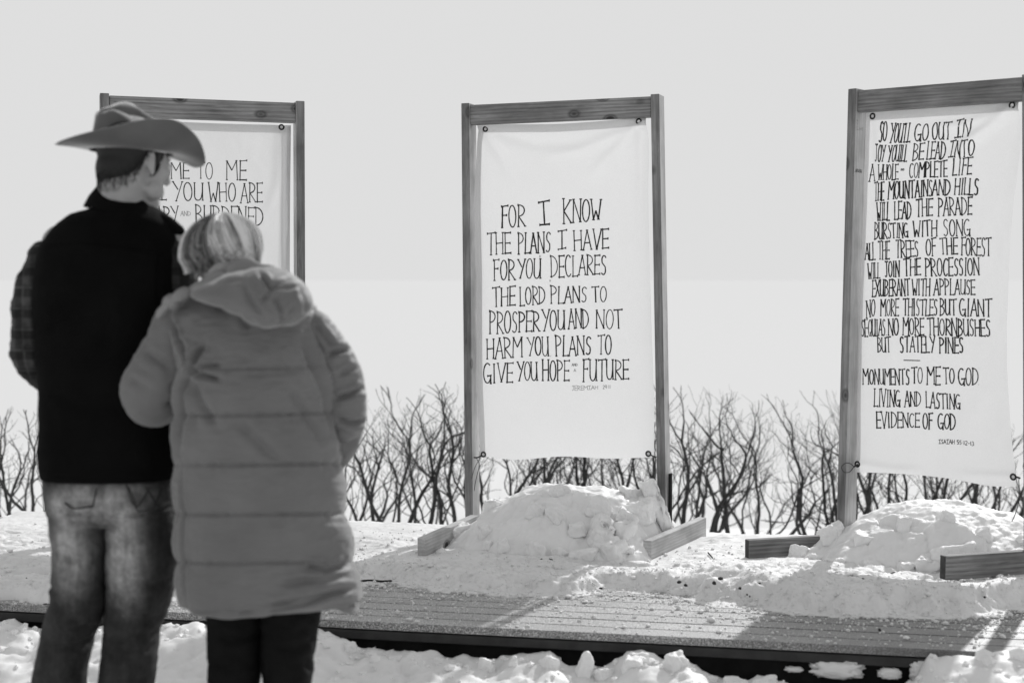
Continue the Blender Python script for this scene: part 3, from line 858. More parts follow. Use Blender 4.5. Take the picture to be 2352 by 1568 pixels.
# ------------------------------------------------------------------ stroke lettering
def arc(cx, cy, rx, ry, a0, a1, n=14):
    return [(cx + rx * math.cos(R(a0 + (a1 - a0) * i / n)), cy + ry * math.sin(R(a0 + (a1 - a0) * i / n))) for i in range(n + 1)]
GL = {  # strokes in a 1 x 1 box, width factor
 'A': (.62, [[(0, 0), (.5, 1)], [(.5, 1), (1, 0)], [(.17, .36), (.83, .36)]]),
 'B': (.55, [[(.08, 0), (.08, 1)], [(.08, 1)] + arc(.08, .77, .72, .23, 90, -90), [(.08, .54)] + arc(.08, .27, .86, .27, 90, -90)]),
 'C': (.55, [arc(.58, .5, .52, .5, 48, 312, 20)]),
 'D': (.62, [[(.08, 0), (.08, 1)], [(.0, 1), (.08, 1)] + arc(.08, .5, .9, .5, 90, -90, 18)]),
 'E': (.5, [[(.1, 0), (.1, 1)], [(.1, 1), (1, 1.02)], [(.1, .5), (.9, .5)], [(.1, 0), (1, .0)]]),
 'F': (.5, [[(.15, 0), (.15, 1)], [(.0, 1), (1, 1.03)], [(.15, .58), (.8, .58)]]),
 'G': (.62, [arc(.52, .5, .5, .5, 52, 300, 20) + [(.95, .3), (.95, .0)], [(.55, .36), (1.0, .38)], [(.95, .38), (.95, -.04)]]),
 'H': (.62, [[(.08, 0), (.05, 1)], [(.92, 0), (.92, 1)], [(.08, .5), (.92, .52)]]),
 'I': (.3, [[(.5, 0), (.5, 1)]]),
 'i': (.55, [[(.5, 0), (.45, 1)], [(.0, .97), (1, 1.03)], [(.05, -.0), (.95, .02)]]),
 'J': (.45, [[(.62, 1), (.62, .2)] + arc(.32, .2, .3, .2, 0, -150, 8), [(.2, 1), (1, 1)]]),
 'K': (.62, [[(.1, 0), (.1, 1)], [(.12, .5), (.95, .95)], [(.12, .5), (1, 0)]]),
 'L': (.48, [[(.12, 0), (.12, 1)], [(.12, 0), (1, 0)]]),
 'M': (.8, [[(.04, 0), (.08, 1)], [(.08, 1), (.5, .5)], [(.5, .5), (.92, 1)], [(.92, 1), (.97, 0)]]),
 'N': (.66, [[(.08, 0), (.06, 1)], [(.06, 1), (.92, 0)], [(.92, 0), (.92, 1.02)]]),
 'O': (.58, [arc(.5, .5, .47, .5, 90, 450, 24)]),
 'P': (.55, [[(.12, 0), (.1, 1)], [(.0, 1), (.1, 1)] + arc(.12, .75, .8, .25, 90, -90)]),
 'Q': (.58, [arc(.5, .5, .47, .5, 90, 450, 24), [(.55, .25), (1, -.03)]]),
 'R': (.6, [[(.12, 0), (.1, 1)], [(.0, 1), (.1, 1)] + arc(.12, .74, .72, .26, 90, -80) + [(.15, .46)], [(.15, .46), (1, 0)]]),
 'S': (.5, [arc(.55, .78, .38, .22, 25, 180, 10) + [(.22, .62), (.78, .4), (.82, .24)] + arc(.44, .2, .38, .2, 0, -150, 10)]),
 'T': (.62, [[(.52, 0), (.48, 1)], [(0, .98), (1, 1.02)]]),
 'U': (.62, [[(.04, 1), (.06, .3)] + arc(.44, .28, .38, .28, 180, 350, 12) + [(.88, .5), (.9, 1)], [(.88, 1), (.94, 0)]]),
 'V': (.62, [[(0, 1), (.5, 0)], [(.5, 0), (1, 1)]]),
 'W': (.75, [[(0, 1), (.25, 0)], [(.25, 0), (.48, .45)], [(.48, .45), (.75, 0)], [(.75, 0), (1, 1)]]),
 'X': (.6, [[(0, 1), (1, 0)], [(1, 1), (0, 0)]]),
 'Y': (.62, [[(0, .98), (.55, .58)], [(1, 1), (.35, 0)]]),
 '.': (.2, [[(.4, 0), (.5, .05)]]), ',': (.22, [[(.6, .06), (.4, -.08)]]), "'": (.16, [[(.5, 1.05), (.5, .93)]]), '"': (.3, [[(.3, 1.08), (.25, .95)], [(.8, 1.08), (.75, .95)]]),
 ':': (.3, [[(.5, .3), (.55, .38)], [(.5, .65), (.55, .73)]]), '-': (.5, [[(.1, .45), (.9, .45)]]),
 '1': (.3, [[(.5, 0), (.5, 1)]]), '2': (.6, [arc(.5, .72, .4, .28, 160, -30, 10) + [(.1, 0)], [(.1, 0), (1, 0)]]), '3': (.55, [arc(.4, .76, .42, .24, 140, -80, 10), arc(.4, .27, .5, .27, 80, -140, 10)]),
 '5': (.55, [[(.15, 1), (.1, .55)] + arc(.4, .3, .45, .3, 110, -130, 10), [(.15, 1), (.9, 1)]]), '7': (.55, [[(0, 1), (1, 1)], [(1, 1), (.35, 0)]]), '9': (.55, [arc(.45, .72, .4, .28, 0, 360, 14), [(.85, .72), (.7, 0)]]),
}
def ribbon(path, w, out, fn):
    """flat ribbon along a 2-D path in picture px, mapped to the cloth by fn"""
    P = [path[0]]
    for q in path[1:]:
        a = P[-1]; L = math.hypot(q[0] - a[0], q[1] - a[1]); n = max(1, int(L / 9))
        for i in range(1, n + 1): P.append((a[0] + (q[0] - a[0]) * i / n, a[1] + (q[1] - a[1]) * i / n))
    V, F = out; n0 = len(V); n = len(P)
    for i, p in enumerate(P):
        a = P[max(0, i - 1)]; b = P[min(n - 1, i + 1)]
        dx, dy = b[0] - a[0], b[1] - a[1]; L = math.hypot(dx, dy) or 1
        nx, ny = -dy / L, dx / L
        ww = w * random.uniform(0.85, 1.15) / 2
        V.append(fn(p[0] + nx * ww, p[1] + ny * ww)); V.append(fn(p[0] - nx * ww, p[1] - ny * ww))
    for i in range(n - 1):
        k = n0 + 2 * i
        F.append((k, k + 1, k + 3, k + 2))
def word(out, fn, text, xl, xr, tl, tr, bl, br, w, shear=0.0, serif=True, jit=0.03):
    """letters between xl and xr; tops tl..tr, baselines bl..br (picture px)"""
    ws = [GL[c][0] + 0.10 for c in text]; tot = sum(ws) - 0.10; x = 0
    for ci, c in enumerate(text):
        g = GL[c]; x0 = x / tot; x1 = (x + g[0]) / tot; x += g[0] + 0.10
        jt, jb = random.uniform(-jit, jit), random.uniform(-jit, jit); lean = random.uniform(-0.03, 0.03)
        def pt(u, v):
            f = x0 + (x1 - x0) * u
            t_ = tl + (tr - tl) * f; b_ = bl + (br - bl) * f; h = b_ - t_
            return (xl + (xr - xl) * f + (shear + lean) * h * v, b_ + jb * h - (h * (1 + jt + jb)) * v)
        H = bl - tl
        hs = min(3.2, H * 0.055)
        for st in g[1]:
            P = [pt(*q) for q in st]
            ribbon(P, w * random.uniform(0.72, 1.08), out, fn)
            if serif and c not in '.,"\':-123579':
                for (e, f) in ((0, 1), (-1, -2)):
                    u, v = st[e]
                    dx, dy = P[e][0] - P[f][0], P[e][1] - P[f][1]; L = math.hypot(dx, dy) or 1
                    if v < 0.06 or v > 0.94 or abs(dx) > abs(dy) * 2:
                        if c in 'OQ': continue
                        nx, ny = (1, 0) if abs(dy) > abs(dx) * 0.5 else (0, 1)
                        ribbon([(P[e][0] - nx * hs, P[e][1] - ny * hs), (P[e][0] + nx * hs, P[e][1] + ny * hs)], w * 0.85, out, fn)

def banner(label, TL, TR, BR, BL, YL, YR, edges, folds, words, ring_px, seed, cords, faint, hem=None):
    """corner px; cloth hangs in the vertical plane through depth YL (left) and YR (right)"""
    p0 = at(TL[0], TL[1], YL); p1 = at(TR[0], TR[1], YR)
    q0 = at(BL[0], BL[1], YL); q1 = at(BR[0], BR[1], YR)
    al = ((p1 + q1) / 2 - (p0 + q0) / 2); al.z = 0; al.normalize()
    dn = ((q0 + q1) / 2 - (p0 + p1) / 2).normalized()
    dn = (dn - al * dn.dot(al)).normalized()
    nm = al.cross(dn).normalized()
    if nm.y > 0: nm = -nm                       # towards the camera side
    O = (p0 + p1 + q0 + q1) / 4
    cp = Vector((0, 0, CAM_H))
    def depth(px, py):                          # out of plane waviness, metres, in picture px of the flat cloth
        d = np.zeros_like(px)
        for pts, amp, wid in folds:
            best = np.full_like(px, 1e9); tt = np.zeros_like(px); n = len(pts) - 1
            for i in range(n):
                q, t = seg_dist(px, py, pts[i], pts[i + 1]); m_ = q < best
                best = np.where(m_, q, best); tt = np.where(m_, (i + t) / n, tt)
            d += 1.4 * amp * np.exp(-(best / wid) ** 2) * smooth(1.0, 0.5, tt)
        d += 0.006 * fbm(px / 90, py / 160, 0, 3, seed) + 0.0012 * fbm(px / 25, py / 40, 0, 3, seed + 3)
        return d
    def fn(px, py, lift=0.0012):
        v = CR @ Vector(((px - 1176) / FPX, (784 - py) / FPX, -1))
        t = (O - cp).dot(nm) / v.dot(nm)
        d = float(depth(np.array([float(px)]), np.array([float(py)]))[0])
        return cp + v * t + nm * (d + lift)
    nu_, nv_ = 90, 170
    u = np.linspace(0, 1, nu_); v = np.linspace(0, 1, nv_)
    def edge(a, b, tab, s, horizontal):
        x = a[0] + (b[0] - a[0]) * s; y = a[1] + (b[1] - a[1]) * s
        off = spline([t[0] for t in tab], [t[1] for t in tab], s) if tab else 0 * s
        return (x, y + off) if horizontal else (x + off, y)
    tx, ty = edge(TL, TR, edges.get('top'), u, True); bx, by = edge(BL, BR, edges.get('bottom'), u, True)
    lx, ly = edge(TL, BL, edges.get('left'), v, False); rx, ry = edge(TR, BR, edges.get('right'), v, False)
    Uu, Vv = np.meshgrid(u, v)
    def coons(t, b, l, r, c00, c10, c01, c11):
        return (1 - Vv) * t[None, :] + Vv * b[None, :] + (1 - Uu) * l[:, None] + Uu * r[:, None] - ((1 - Uu) * (1 - Vv) * c00 + Uu * (1 - Vv) * c10 + (1 - Uu) * Vv * c01 + Uu * Vv * c11)
    GX = coons(tx, bx, lx, rx, TL[0], TR[0], BL[0], BR[0]); GY = coons(ty, by, ly, ry, TL[1], TR[1], BL[1], BR[1])
    D = depth(GX, GY)
    CRm = np.array(CR); ray = np.stack([(GX - 1176) / FPX, (784 - GY) / FPX, -np.ones_like(GX)], -1) @ CRm.T
    nn_ = np.array(nm); t = ((np.array(O) - np.array(cp)) @ nn_) / (ray @ nn_)
    P = np.array(cp) + ray * t[..., None] + nn_ * D[..., None]
    root = empty('banner', ((q0 + q1) / 2)[:], label, 'banner', 'hand-lettered cloth banners')
    fcs = grid_faces(nu_, nv_, False)
    mesh_obj('cloth', P.reshape(-1, 3), fcs, M['cloth'], root)
    # doubled hem along the top and the sides: a second narrow layer
    hemP = P[:5, :, :] - nn_ * 0.0015
    mesh_obj('hem', hemP.reshape(-1, 3), grid_faces(nu_, 5, False), M['cloth'], root)
    if hem:
        for (j0, j1) in hem:
            hp = P[:, j0:j1, :] - nn_ * 0.0015
            mesh_obj('hem', hp.reshape(-1, 3), grid_faces(j1 - j0, nv_, False), M['cloth'], root)
    o1 = ([], []); o2 = ([], [])
    for wd in words: word(o1, fn, *wd)
    for wd in faint: word(o2, fn, *wd)
    n1_ = len(o1[0])
    mesh_obj('lettering', [tuple(q) for q in o1[0] + o2[0]], o1[1] + [tuple(i + n1_ for i in f) for f in o2[1]], None, root, False, mats=[M['ink'], M['faint_ink']], fmat=[0] * len(o1[1]) + [1] * len(o2[1]))
    for (rx_, ry_) in ring_px:                  # grommets
        c_ = fn(rx_, ry_, 0.003)
        me = bpy.data.meshes.new('grommet'); bm = bmesh.new()
        n1, n2, R1, R2 = 20, 8, 0.0105, 0.0036
        P_ = [[Vector(((R1 + R2 * math.cos(b)) * math.cos(a), (R1 + R2 * math.cos(b)) * math.sin(a), R2 * 0.7 * math.sin(b))) for b in np.linspace(0, 2 * math.pi, n2, endpoint=False)] for a in np.linspace(0, 2 * math.pi, n1, endpoint=False)]
        vs = [[bm.verts.new(p) for p in r] for r in P_]
        for i in range(n1):
            for j in range(n2): bm.faces.new((vs[i][j], vs[(i + 1) % n1][j], vs[(i + 1) % n1][(j + 1) % n2], vs[i][(j + 1) % n2]))
        # the hole shows what is behind: a pale disc of cloth edge is not needed, light passes the cloth
        bm.to_mesh(me); bm.free(); me.polygons.foreach_set('use_smooth', [True] * len(me.polygons))
        zz = nm; xx = al; yy = zz.cross(xx)
        mw = Matrix(((xx.x, yy.x, zz.x, c_.x), (xx.y, yy.y, zz.y, c_.y), (xx.z, yy.z, zz.z, c_.z), (0, 0, 0, 1)))
        link_child('grommet', me, M['metal'], root, mw)
        bmd = bmesh.new(); bmesh.ops.create_circle(bmd, cap_ends=True, segments=20, radius=0.0085); md = bpy.data.meshes.new('grommet_hole'); bmd.to_mesh(md); bmd.free()
        link_child('grommet_gap', md, M['grommet_gap'], root, mw @ Matrix.Translation((0, 0, -0.0015)))
    for pts, r in cords:
        P3 = [at(*p) for p in pts]
        tube('cord', P3, [r] * len(P3), M['cord'], root, 6, 40)
    return root, fn

def z2(X, Y): return (1119.7 + X * .15381, 447.9 + Y * .15381)
def conv(lst, ox, oy, k, w=3.0):
    r = []
    for (t, xl, xr, tl, tr, bl, br, *rest) in lst:
        ww = rest[0] if rest else w; sh = rest[1] if len(rest) > 1 else 0
        r.append((t, ox + xl * k, ox + xr * k, oy + tl * k, oy + tr * k, oy + bl * k, oy + br * k, ww, sh))
    return r

# --- centre banner
W_B = conv([('FOR', 205, 562, 165, 150, 495, 470, 3.4), ('i', 775, 935, 100, 90, 440, 435, 3.8), ('KNOW', 1130, 1690, 65, 75, 435, 365, 3.4),
            ('THE', -8, 350, 572, 565, 890, 865), ('PLANS', 455, 940, 562, 560, 885, 845, 3.2), ('i', 1050, 1175, 540, 535, 820, 800), ('HAVE', 1292, 1810, 525, 512, 838, 785, 3.2),
            ('FOR', 92, 412, 965, 968, 1285, 1255), ('YOU', 452, 792, 950, 950, 1252, 1240), ('DECLARES', 942, 1780, 905, 900, 1225, 1178),
            ], 1119.7, 447.9, .15381)
W_B += conv([('THE', 255, 585, -100, -120, 165, 142), ('LORD', 650, 1010, -120, -115, 150, 118), ('PLANS', 1090, 1620, -130, -112, 122, 98), ('TO', 1700, 1905, -120, -118, 108, 92),
             ('PROSPER', 210, 932, 235, 240, 555, 522), ('YOU', 966, 1298, 212, 222, 520, 490), ('AND', 1356, 1648, 202, 210, 485, 470), ('NOT', 1752, 2136, 212, 218, 482, 485),
             ('HARM', 172, 686, 632, 606, 925, 888), ('YOU', 765, 1068, 612, 606, 878, 872), ('PLANS', 1166, 1682, 588, 606, 878, 862), ('TO', 1775, 1972, 585, 580, 862, 852),
             ('GIVE', 125, 548, 990, 985, 1270, 1256), ('YOU', 612, 908, 962, 972, 1242, 1226), ('HOPE', 974, 1362, 940, 948, 1238, 1226), ('FUTURE', 1562, 2226, 938, 938, 1245, 1212)], 1091.0, 677.6, .15870)
W_Bs = conv([('"', 775, 805, 925, 925, 1200, 1200, 1.2), (',', 795, 815, 1190, 1190, 1232, 1232, 1.2), ('"', 925, 950, 1282, 1282, 1500, 1500, 1.2)], 1119.7, 447.9, .15381)
W_Bs += conv([(',', 1085, 1105, 760, 760, 885, 885, 1.3), ('AND', 1402, 1487, 988, 990, 1026, 1024, 1.1), ('A', 1433, 1464, 1066, 1066, 1107, 1107, 1.1), ('.', 2236, 2252, 1100, 1100, 1214, 1214, 1.6),
              ('JEREMiAH', 1404, 1782, 1312, 1310, 1380, 1358, 1.0), ('29:11', 1850, 1966, 1304, 1298, 1356, 1348, 1.1)], 1091.0, 677.6, .15870)
bB, fnB = banner('centre banner reading FOR I KNOW THE PLANS I HAVE FOR YOU', (1096, 286), (1484.5, 270), (1502, 1051), (1102, 1051), 6.535, 6.225,
    {'top': [(0, 0), (.15, 2), (.5, 6), (.8, 3), (1, 0)], 'bottom': [(0, -6), (.15, 3), (.5, -3), (.75, 2), (.9, 0), (1, -2)], 'right': [(0, 0), (.06, 4), (.2, 1), (.4, 0), (.6, 1), (.85, 3), (1, 0)], 'left': [(0, 0), (.2, -7), (.5, -6), (.8, -5), (1, 0)]},
    [([(1480, 285), (1400, 360), (1335, 430)], 0.012, 14), ([(1475, 288), (1330, 345), (1230, 365)], 0.008, 12), ([(1108, 300), (1150, 360), (1180, 430)], -0.008, 12), ([(1112, 296), (1230, 330), (1400, 325)], -0.006, 14), ([(1470, 300), (1470, 420), (1462, 600)], -0.006, 9), ([(1095, 300), (1098, 600), (1100, 1000)], -0.010, 7)],
    W_B, [(1112.5, 296), (1470, 280), (1111, 1043), (1489.5, 1041.5)], 100,
    [([(1109, 1048, 6.50), (1095, 1052, 6.50), (1100, 1062, 6.49), (1096, 1090, 6.49), (1091, 1112, 6.49), (1089, 1128, 6.49)], 0.0016), ([(1102, 1052, 6.50), (1090, 1075, 6.49), (1083, 1100, 6.48)], 0.0014), ([(1492, 1043, 6.2), (1505, 1050, 6.19), (1500, 1075, 6.19), (1503, 1100, 6.19), (1499, 1130, 6.19)], 0.0016), ([(1105, 1046, 6.5), (1098, 1050, 6.5), (1088, 1050, 6.51)], 0.0035), ([(1492, 1043, 6.2), (1500, 1047, 6.2), (1508, 1049, 6.19)], 0.0035)],
    W_Bs, hem=[(0, 4)])

# --- right banner
W_C = conv([('SO', 430, 545, 142, 145, 442, 425, 3.0, .08), ("YOU'LL", 585, 900, 160, 170, 450, 440, 2.8, .16), ('GO', 965, 1165, 168, 172, 435, 410, 3.0, .10), ('OUT', 1225, 1500, 150, 148, 412, 392, 3.0, .12), ('iN', 1560, 1790, 120, 100, 380, 360, 3.2, .22),
            ('JOY', 370, 515, 478, 485, 735, 736, 2.6, .06), ("YOUiLL".replace('i', 'I'), 560, 850, 490, 482, 735, 726, 2.6, .12), ('BE', 938, 1100, 472, 458, 714, 702, 3.0, .08), ('LEAD', 1145, 1420, 440, 442, 702, 688, 3.0, .08), ('iNTO', 1480, 1840, 428, 408, 668, 650, 3.2, .14),
            ('A', 290, 365, 772, 772, 1038, 1025, 2.6), ('WHOLE', 418, 722, 778, 775, 1010, 998, 2.7, .03), ('COMPLETE', 888, 1455, 762, 722, 980, 955, 3.0, .05), ('LiFE'.replace('i', 'I'), 1528, 1815, 695, 668, 940, 915, 3.0, .1),
            ('THE', 362, 510, 1052, 1046, 1325, 1308, 2.8, .03), ('MOUNTAINS', 572, 1232, 1035, 1015, 1298, 1245, 3.2, .03), ('AND', 1232, 1495, 1012, 1002, 1245, 1230, 3.3, .05), ('HILLS', 1560, 1915, 985, 985, 1222, 1232, 3.4, .06),
            ], 1952.3, 258.4, .15381)
W_C += conv([('WILL', 430, 625, -145, -155, 122, 118), ('LEAD', 702, 955, -166, -156, 104, 98), ('THE', 1034, 1300, -203, -213, 68, 50, 3.2), ('PARADE', 1386, 1912, -224, -236, 58, 25, 3.2),
             ('BURSTING', 388, 912, 158, 172, 420, 385, 2.8), ('WITH', 992, 1370, 138, 122, 380, 366, 3.1), ('SONG', 1468, 1885, 116, 112, 372, 356, 2.9),
             ('ALL', 246, 398, 486, 472, 742, 738, 2.6), ('THE', 446, 620, 460, 456, 738, 722, 2.8), ('TREES', 722, 1072, 438, 450, 706, 686, 3), ('OF', 1190, 1350, 424, 402, 680, 680, 3), ('THE', 1416, 1688, 405, 392, 658, 652, 3.1), ('FOREST', 1745, 2212, 398, 408, 668, 680, 3.1),
             ('WILL', 292, 472, 808, 782, 1040, 1022, 2.5), ('JOIN', 552, 776, 768, 760, 1014, 998, 2.9), ('THE', 850, 1106, 736, 720, 992, 976, 3.2), ('PROCESSION', 1176, 2035, 722, 720, 998, 976, 3.1),
             ('EXUBERANT', 350, 940, 1060, 1048, 1316, 1298, 2.8), ('WITH', 980, 1250, 1042, 1036, 1296, 1302, 2.9), ('APPLAUSE', 1310, 1965, 1040, 1058, 1292, 1282, 3.0)], 1952.3, 488.1, .14648)
W_C += conv([('NO', 260, 396, 208, 190, 478, 442, 2.6), ('MORE', 484, 766, 188, 176, 440, 438, 2.7), ('THISTLES', 838, 1368, 172, 192, 438, 435, 3.0), ('BUT', 1410, 1668, 180, 180, 434, 424, 2.9), ('GIANT', 1724, 2228, 180, 188, 440, 458, 3.1),
             ('SEQUIAS.', 182, 585, 512, 492, 765, 748, 2.7), ('NO', 604, 770, 490, 488, 748, 745, 3.0), ('MORE', 836, 1164, 478, 480, 742, 732, 3.0), ('THORNBUSHES', 1218, 2205, 480, 508, 742, 762, 3.3),
             ('BUT', 436, 648, 784, 780, 1008, 1012, 2.9), ('STATELY', 792, 1335, 768, 768, 1010, 1014, 3.1), ('PINES', 1406, 1780, 780, 788, 1025, 1018, 3.6)], 1952.3, 660.4, .14648)
W_C += conv([('MONUMENTS', 204, 934, 185, 183, 415, 420, 2.8), ('TO', 968, 1138, 160, 160, 408, 408, 3), ('ME', 1212, 1420, 150, 146, 425, 415, 3.3), ('TO', 1472, 1640, 152, 176, 413, 402, 3.2), ('GOD', 1706, 2012, 166, 176, 425, 428, 3.3),
             ('LIVING', 376, 790, 482, 522, 768, 758, 2.9), ('AND', 864, 1114, 530, 544, 768, 756, 2.9), ('LASTING', 1198, 1728, 538, 588, 782, 806, 2.9),
             ('EVIDENCE', 416, 1096, 845, 880, 1103, 1086, 3.0), ('OF', 1148, 1300, 878, 876, 1116, 1124, 3.2), ('GOD', 1382, 1656, 878, 880, 1106, 1132, 3.3), ('-', 828, 1122, 1000, 1000, 1000.1, 1000.1, 1)], 1952.3, 821.1, .14648)[:-1]
W_Cs = conv([('AND', 762, 814, 838, 838, 870, 868, 1.6), (',', 1800, 1822, 880, 880, 925, 925, 1.8)], 1952.3, 258.4, .15381)
W_Cs2 = conv([('iSAiAH', 1394, 1644, 1285, 1285, 1346, 1352, 1.7), ('55:12-13', 1682, 1950, 1292, 1316, 1352, 1378, 1.7), (',', 1450, 1468, 380, 380, 412, 412, 1.4), (',', 2014, 2032, 380, 380, 420, 420, 2.2), ('.', 1684, 1698, 1090, 1090, 1134, 1134, 2)], 1952.3, 821.1, .14648)
W_Cs3 = conv([('.', 1882, 1896, 300, 300, 348, 348, 1.8), (',', 2014, 2032, 950, 950, 985, 985, 2.4), ('.', 1970, 1986, 1230, 1230, 1280, 1280, 2.4)], 1952.3, 488.1, .14648)
bC, fnC = banner('right banner crowded with fifteen lines, beginning SO YOU\'LL GO OUT IN JOY', (1990, 258), (2340, 234), (2336, 1117), (1967, 1084), 5.935, 5.42,
    {'top': [(0, 0), (.3, 0), (.6, 0), (1, 0)], 'bottom': [(0, 0), (.3, -6), (.6, -4), (.85, 4), (1, 0)], 'right': [(0, 0), (.06, 5), (.3, -14), (.5, -23), (.65, -24), (.8, -18), (.95, -5), (1, 0)], 'left': [(0, 0), (.3, 0), (.6, -4), (.85, -2), (1, 0)]},
    [([(2330, 250), (2230, 320), (2150, 400)], 0.011, 12), ([(2330, 250), (2200, 290), (2080, 300)], 0.007, 11), ([(2000, 270), (2003, 400), (2006, 560)], -0.003, 8), ([(1990, 262), (1990, 600), (1980, 1060)], 0.002, 8), ([(1973, 1066), (2060, 1080), (2150, 1082)], 0.006, 10), ([(2331, 1094), (2250, 1092), (2180, 1085)], 0.005, 9)],
    W_C + W_Cs2[:2], [(2004, 267), (2331, 243), (1972.5, 1065), (2331, 1094)], 200,
    [([(1974, 1066, 5.93), (1962, 1072, 5.92), (1950, 1084, 5.90), (1938, 1083, 5.89), (1933, 1072, 5.89), (1943, 1063, 5.89), (1956, 1066, 5.90), (1962, 1073, 5.91)], 0.0016), ([(1972, 1066, 5.93), (1960, 1072, 5.92)], 0.004), ([(2332, 1094, 5.41), (2344, 1098, 5.39)], 0.004),
     ([(2340, 1098, 5.39), (2341, 1130, 5.38), (2338, 1160, 5.38), (2330, 1185, 5.38), (2324, 1198, 5.38)], 0.0016)],
    W_Cs + W_Cs2[2:] + W_Cs3, hem=[(0, 3)])
# the ruled dash between the two texts
o_ = ([], []); ribbon([(2076.2, 827.0), (2114.2, 827.8)], 2.4, o_, fnC)
mesh_obj('ruled_dash', [tuple(q) for q in o_[0]], o_[1], M['ink'], bC, False)

# --- left banner
W_A = conv([('COME', -170, 200, 528, 526, 690, 690, 2.4), ('TO', 282, 445, 526, 528, 686, 698, 2.5), ('ME', 588, 798, 512, 505, 702, 708, 2.6),
            ('ALL', -240, -38, 728, 728, 918, 916, 2.4), ('YOU', 30, 348, 722, 738, 922, 920, 2.5), ('WHO', 404, 684, 736, 738, 933, 926, 2.5), ('ARE', 738, 964, 742, 740, 942, 938, 2.6),
            ('WEARY', -330, 88, 982, 980, 1160, 1165, 2.4), ('BURDENED', 268, 970, 970, 1000, 1160, 1184, 2.5)], 390.5, 258.4, .21972)
W_As = conv([('AND', 110, 215, 1032, 1034, 1080, 1078, 1.1)], 390.5, 258.4, .21972)
bA, fnA = banner('left banner reading COME TO ME, half hidden by the man in the hat', (262, 272), (668, 288), (667, 1050), (270, 1052), 6.245, 6.51,
    {'top': [(0, 0), (.5, 2), (1, 0)], 'bottom': [(0, 0), (.5, 6), (1, 0)], 'right': [(0, 0), (.3, -2), (.6, -1), (1, 0)]},
    [([(660, 300), (655, 500), (650, 800)], 0.010, 5), ([(647, 292), (640, 420), (600, 520)], -0.007, 12), ([(652, 300), (648, 600), (646, 900)], -0.008, 4)],
    W_A, [(647, 292), (276, 282), (648, 1040), (280, 1042)], 300, [], W_As, hem=[(85, 90)])

# grade stamps printed on the left post of the right frame
ang = R(46); al_ = fC[5]; bk_ = fC[6]
pt_ = fC[1] + al_ * (TH / 2 + 0.0006)
ax_z = (fC[2] - fC[1]).normalized()
def fnS(px, py):     # px across the inner side (metres from the front), py down the post
    return pt_ + bk_ * px + ax_z * py
o_ = ([], [])
def stamp(text, s0, s1, d0, h):
    g = ([], [])
    word(g, lambda a, b: Vector((a, b, 0)), text, 0, 100, 0, 0, 30, 30, 3.4, 0, False, 0.0)
    n0 = len(o_[0])
    for v in g[0]: o_[0].append(fnS(s1 - (s1 - s0) * v.x / 100, d0 + h * (1 - v.y / 30)))
    for f in g[1]: o_[1].append(tuple(i + n0 for i in f))
    mesh_obj('grade_stamp', [tuple(q) for q in o_[0]], o_[1], M['stamp'], fC[0], False); o_[0].clear(); o_[1].clear()
stamp('PREMIUM', 0.012, 0.060, 0.330, 0.014)
stamp('2', 0.012, 0.020, 0.130, 0.016); stamp('75', 0.012, 0.026, 0.155, 0.014); stamp('S-P-F', 0.030, 0.060, 0.157, 0.012)
# stamp on the crossbeam of the left frame
o_ = ([], []); pA = fA[1] + fA[5] * 0.03 + fA[6] * 0.0115 + Vector((0, 0, -0.02))
def stampA(text, x0, x1, z0, h):
    g = ([], []); word(g, lambda a, b: Vector((a, b, 0)), text, 0, 100, 0, 0, 30, 30, 3.4, 0, False, 0.0); n0 = len(o_[0])
    for v in g[0]: o_[0].append(pA + fA[5] * (x0 + (x1 - x0) * v.x / 100) + Vector((0, 0, -z0 - h * v.y / 30)) - fA[6] * 0.0006)
    for f in g[1]: o_[1].append(tuple(i + n0 for i in f))
stampA('2', 0.010, 0.018, 0.012, 0.014)
mesh_obj('grade_stamp', [tuple(q) for q in o_[0]], o_[1], M['stamp'], fA[0], False)

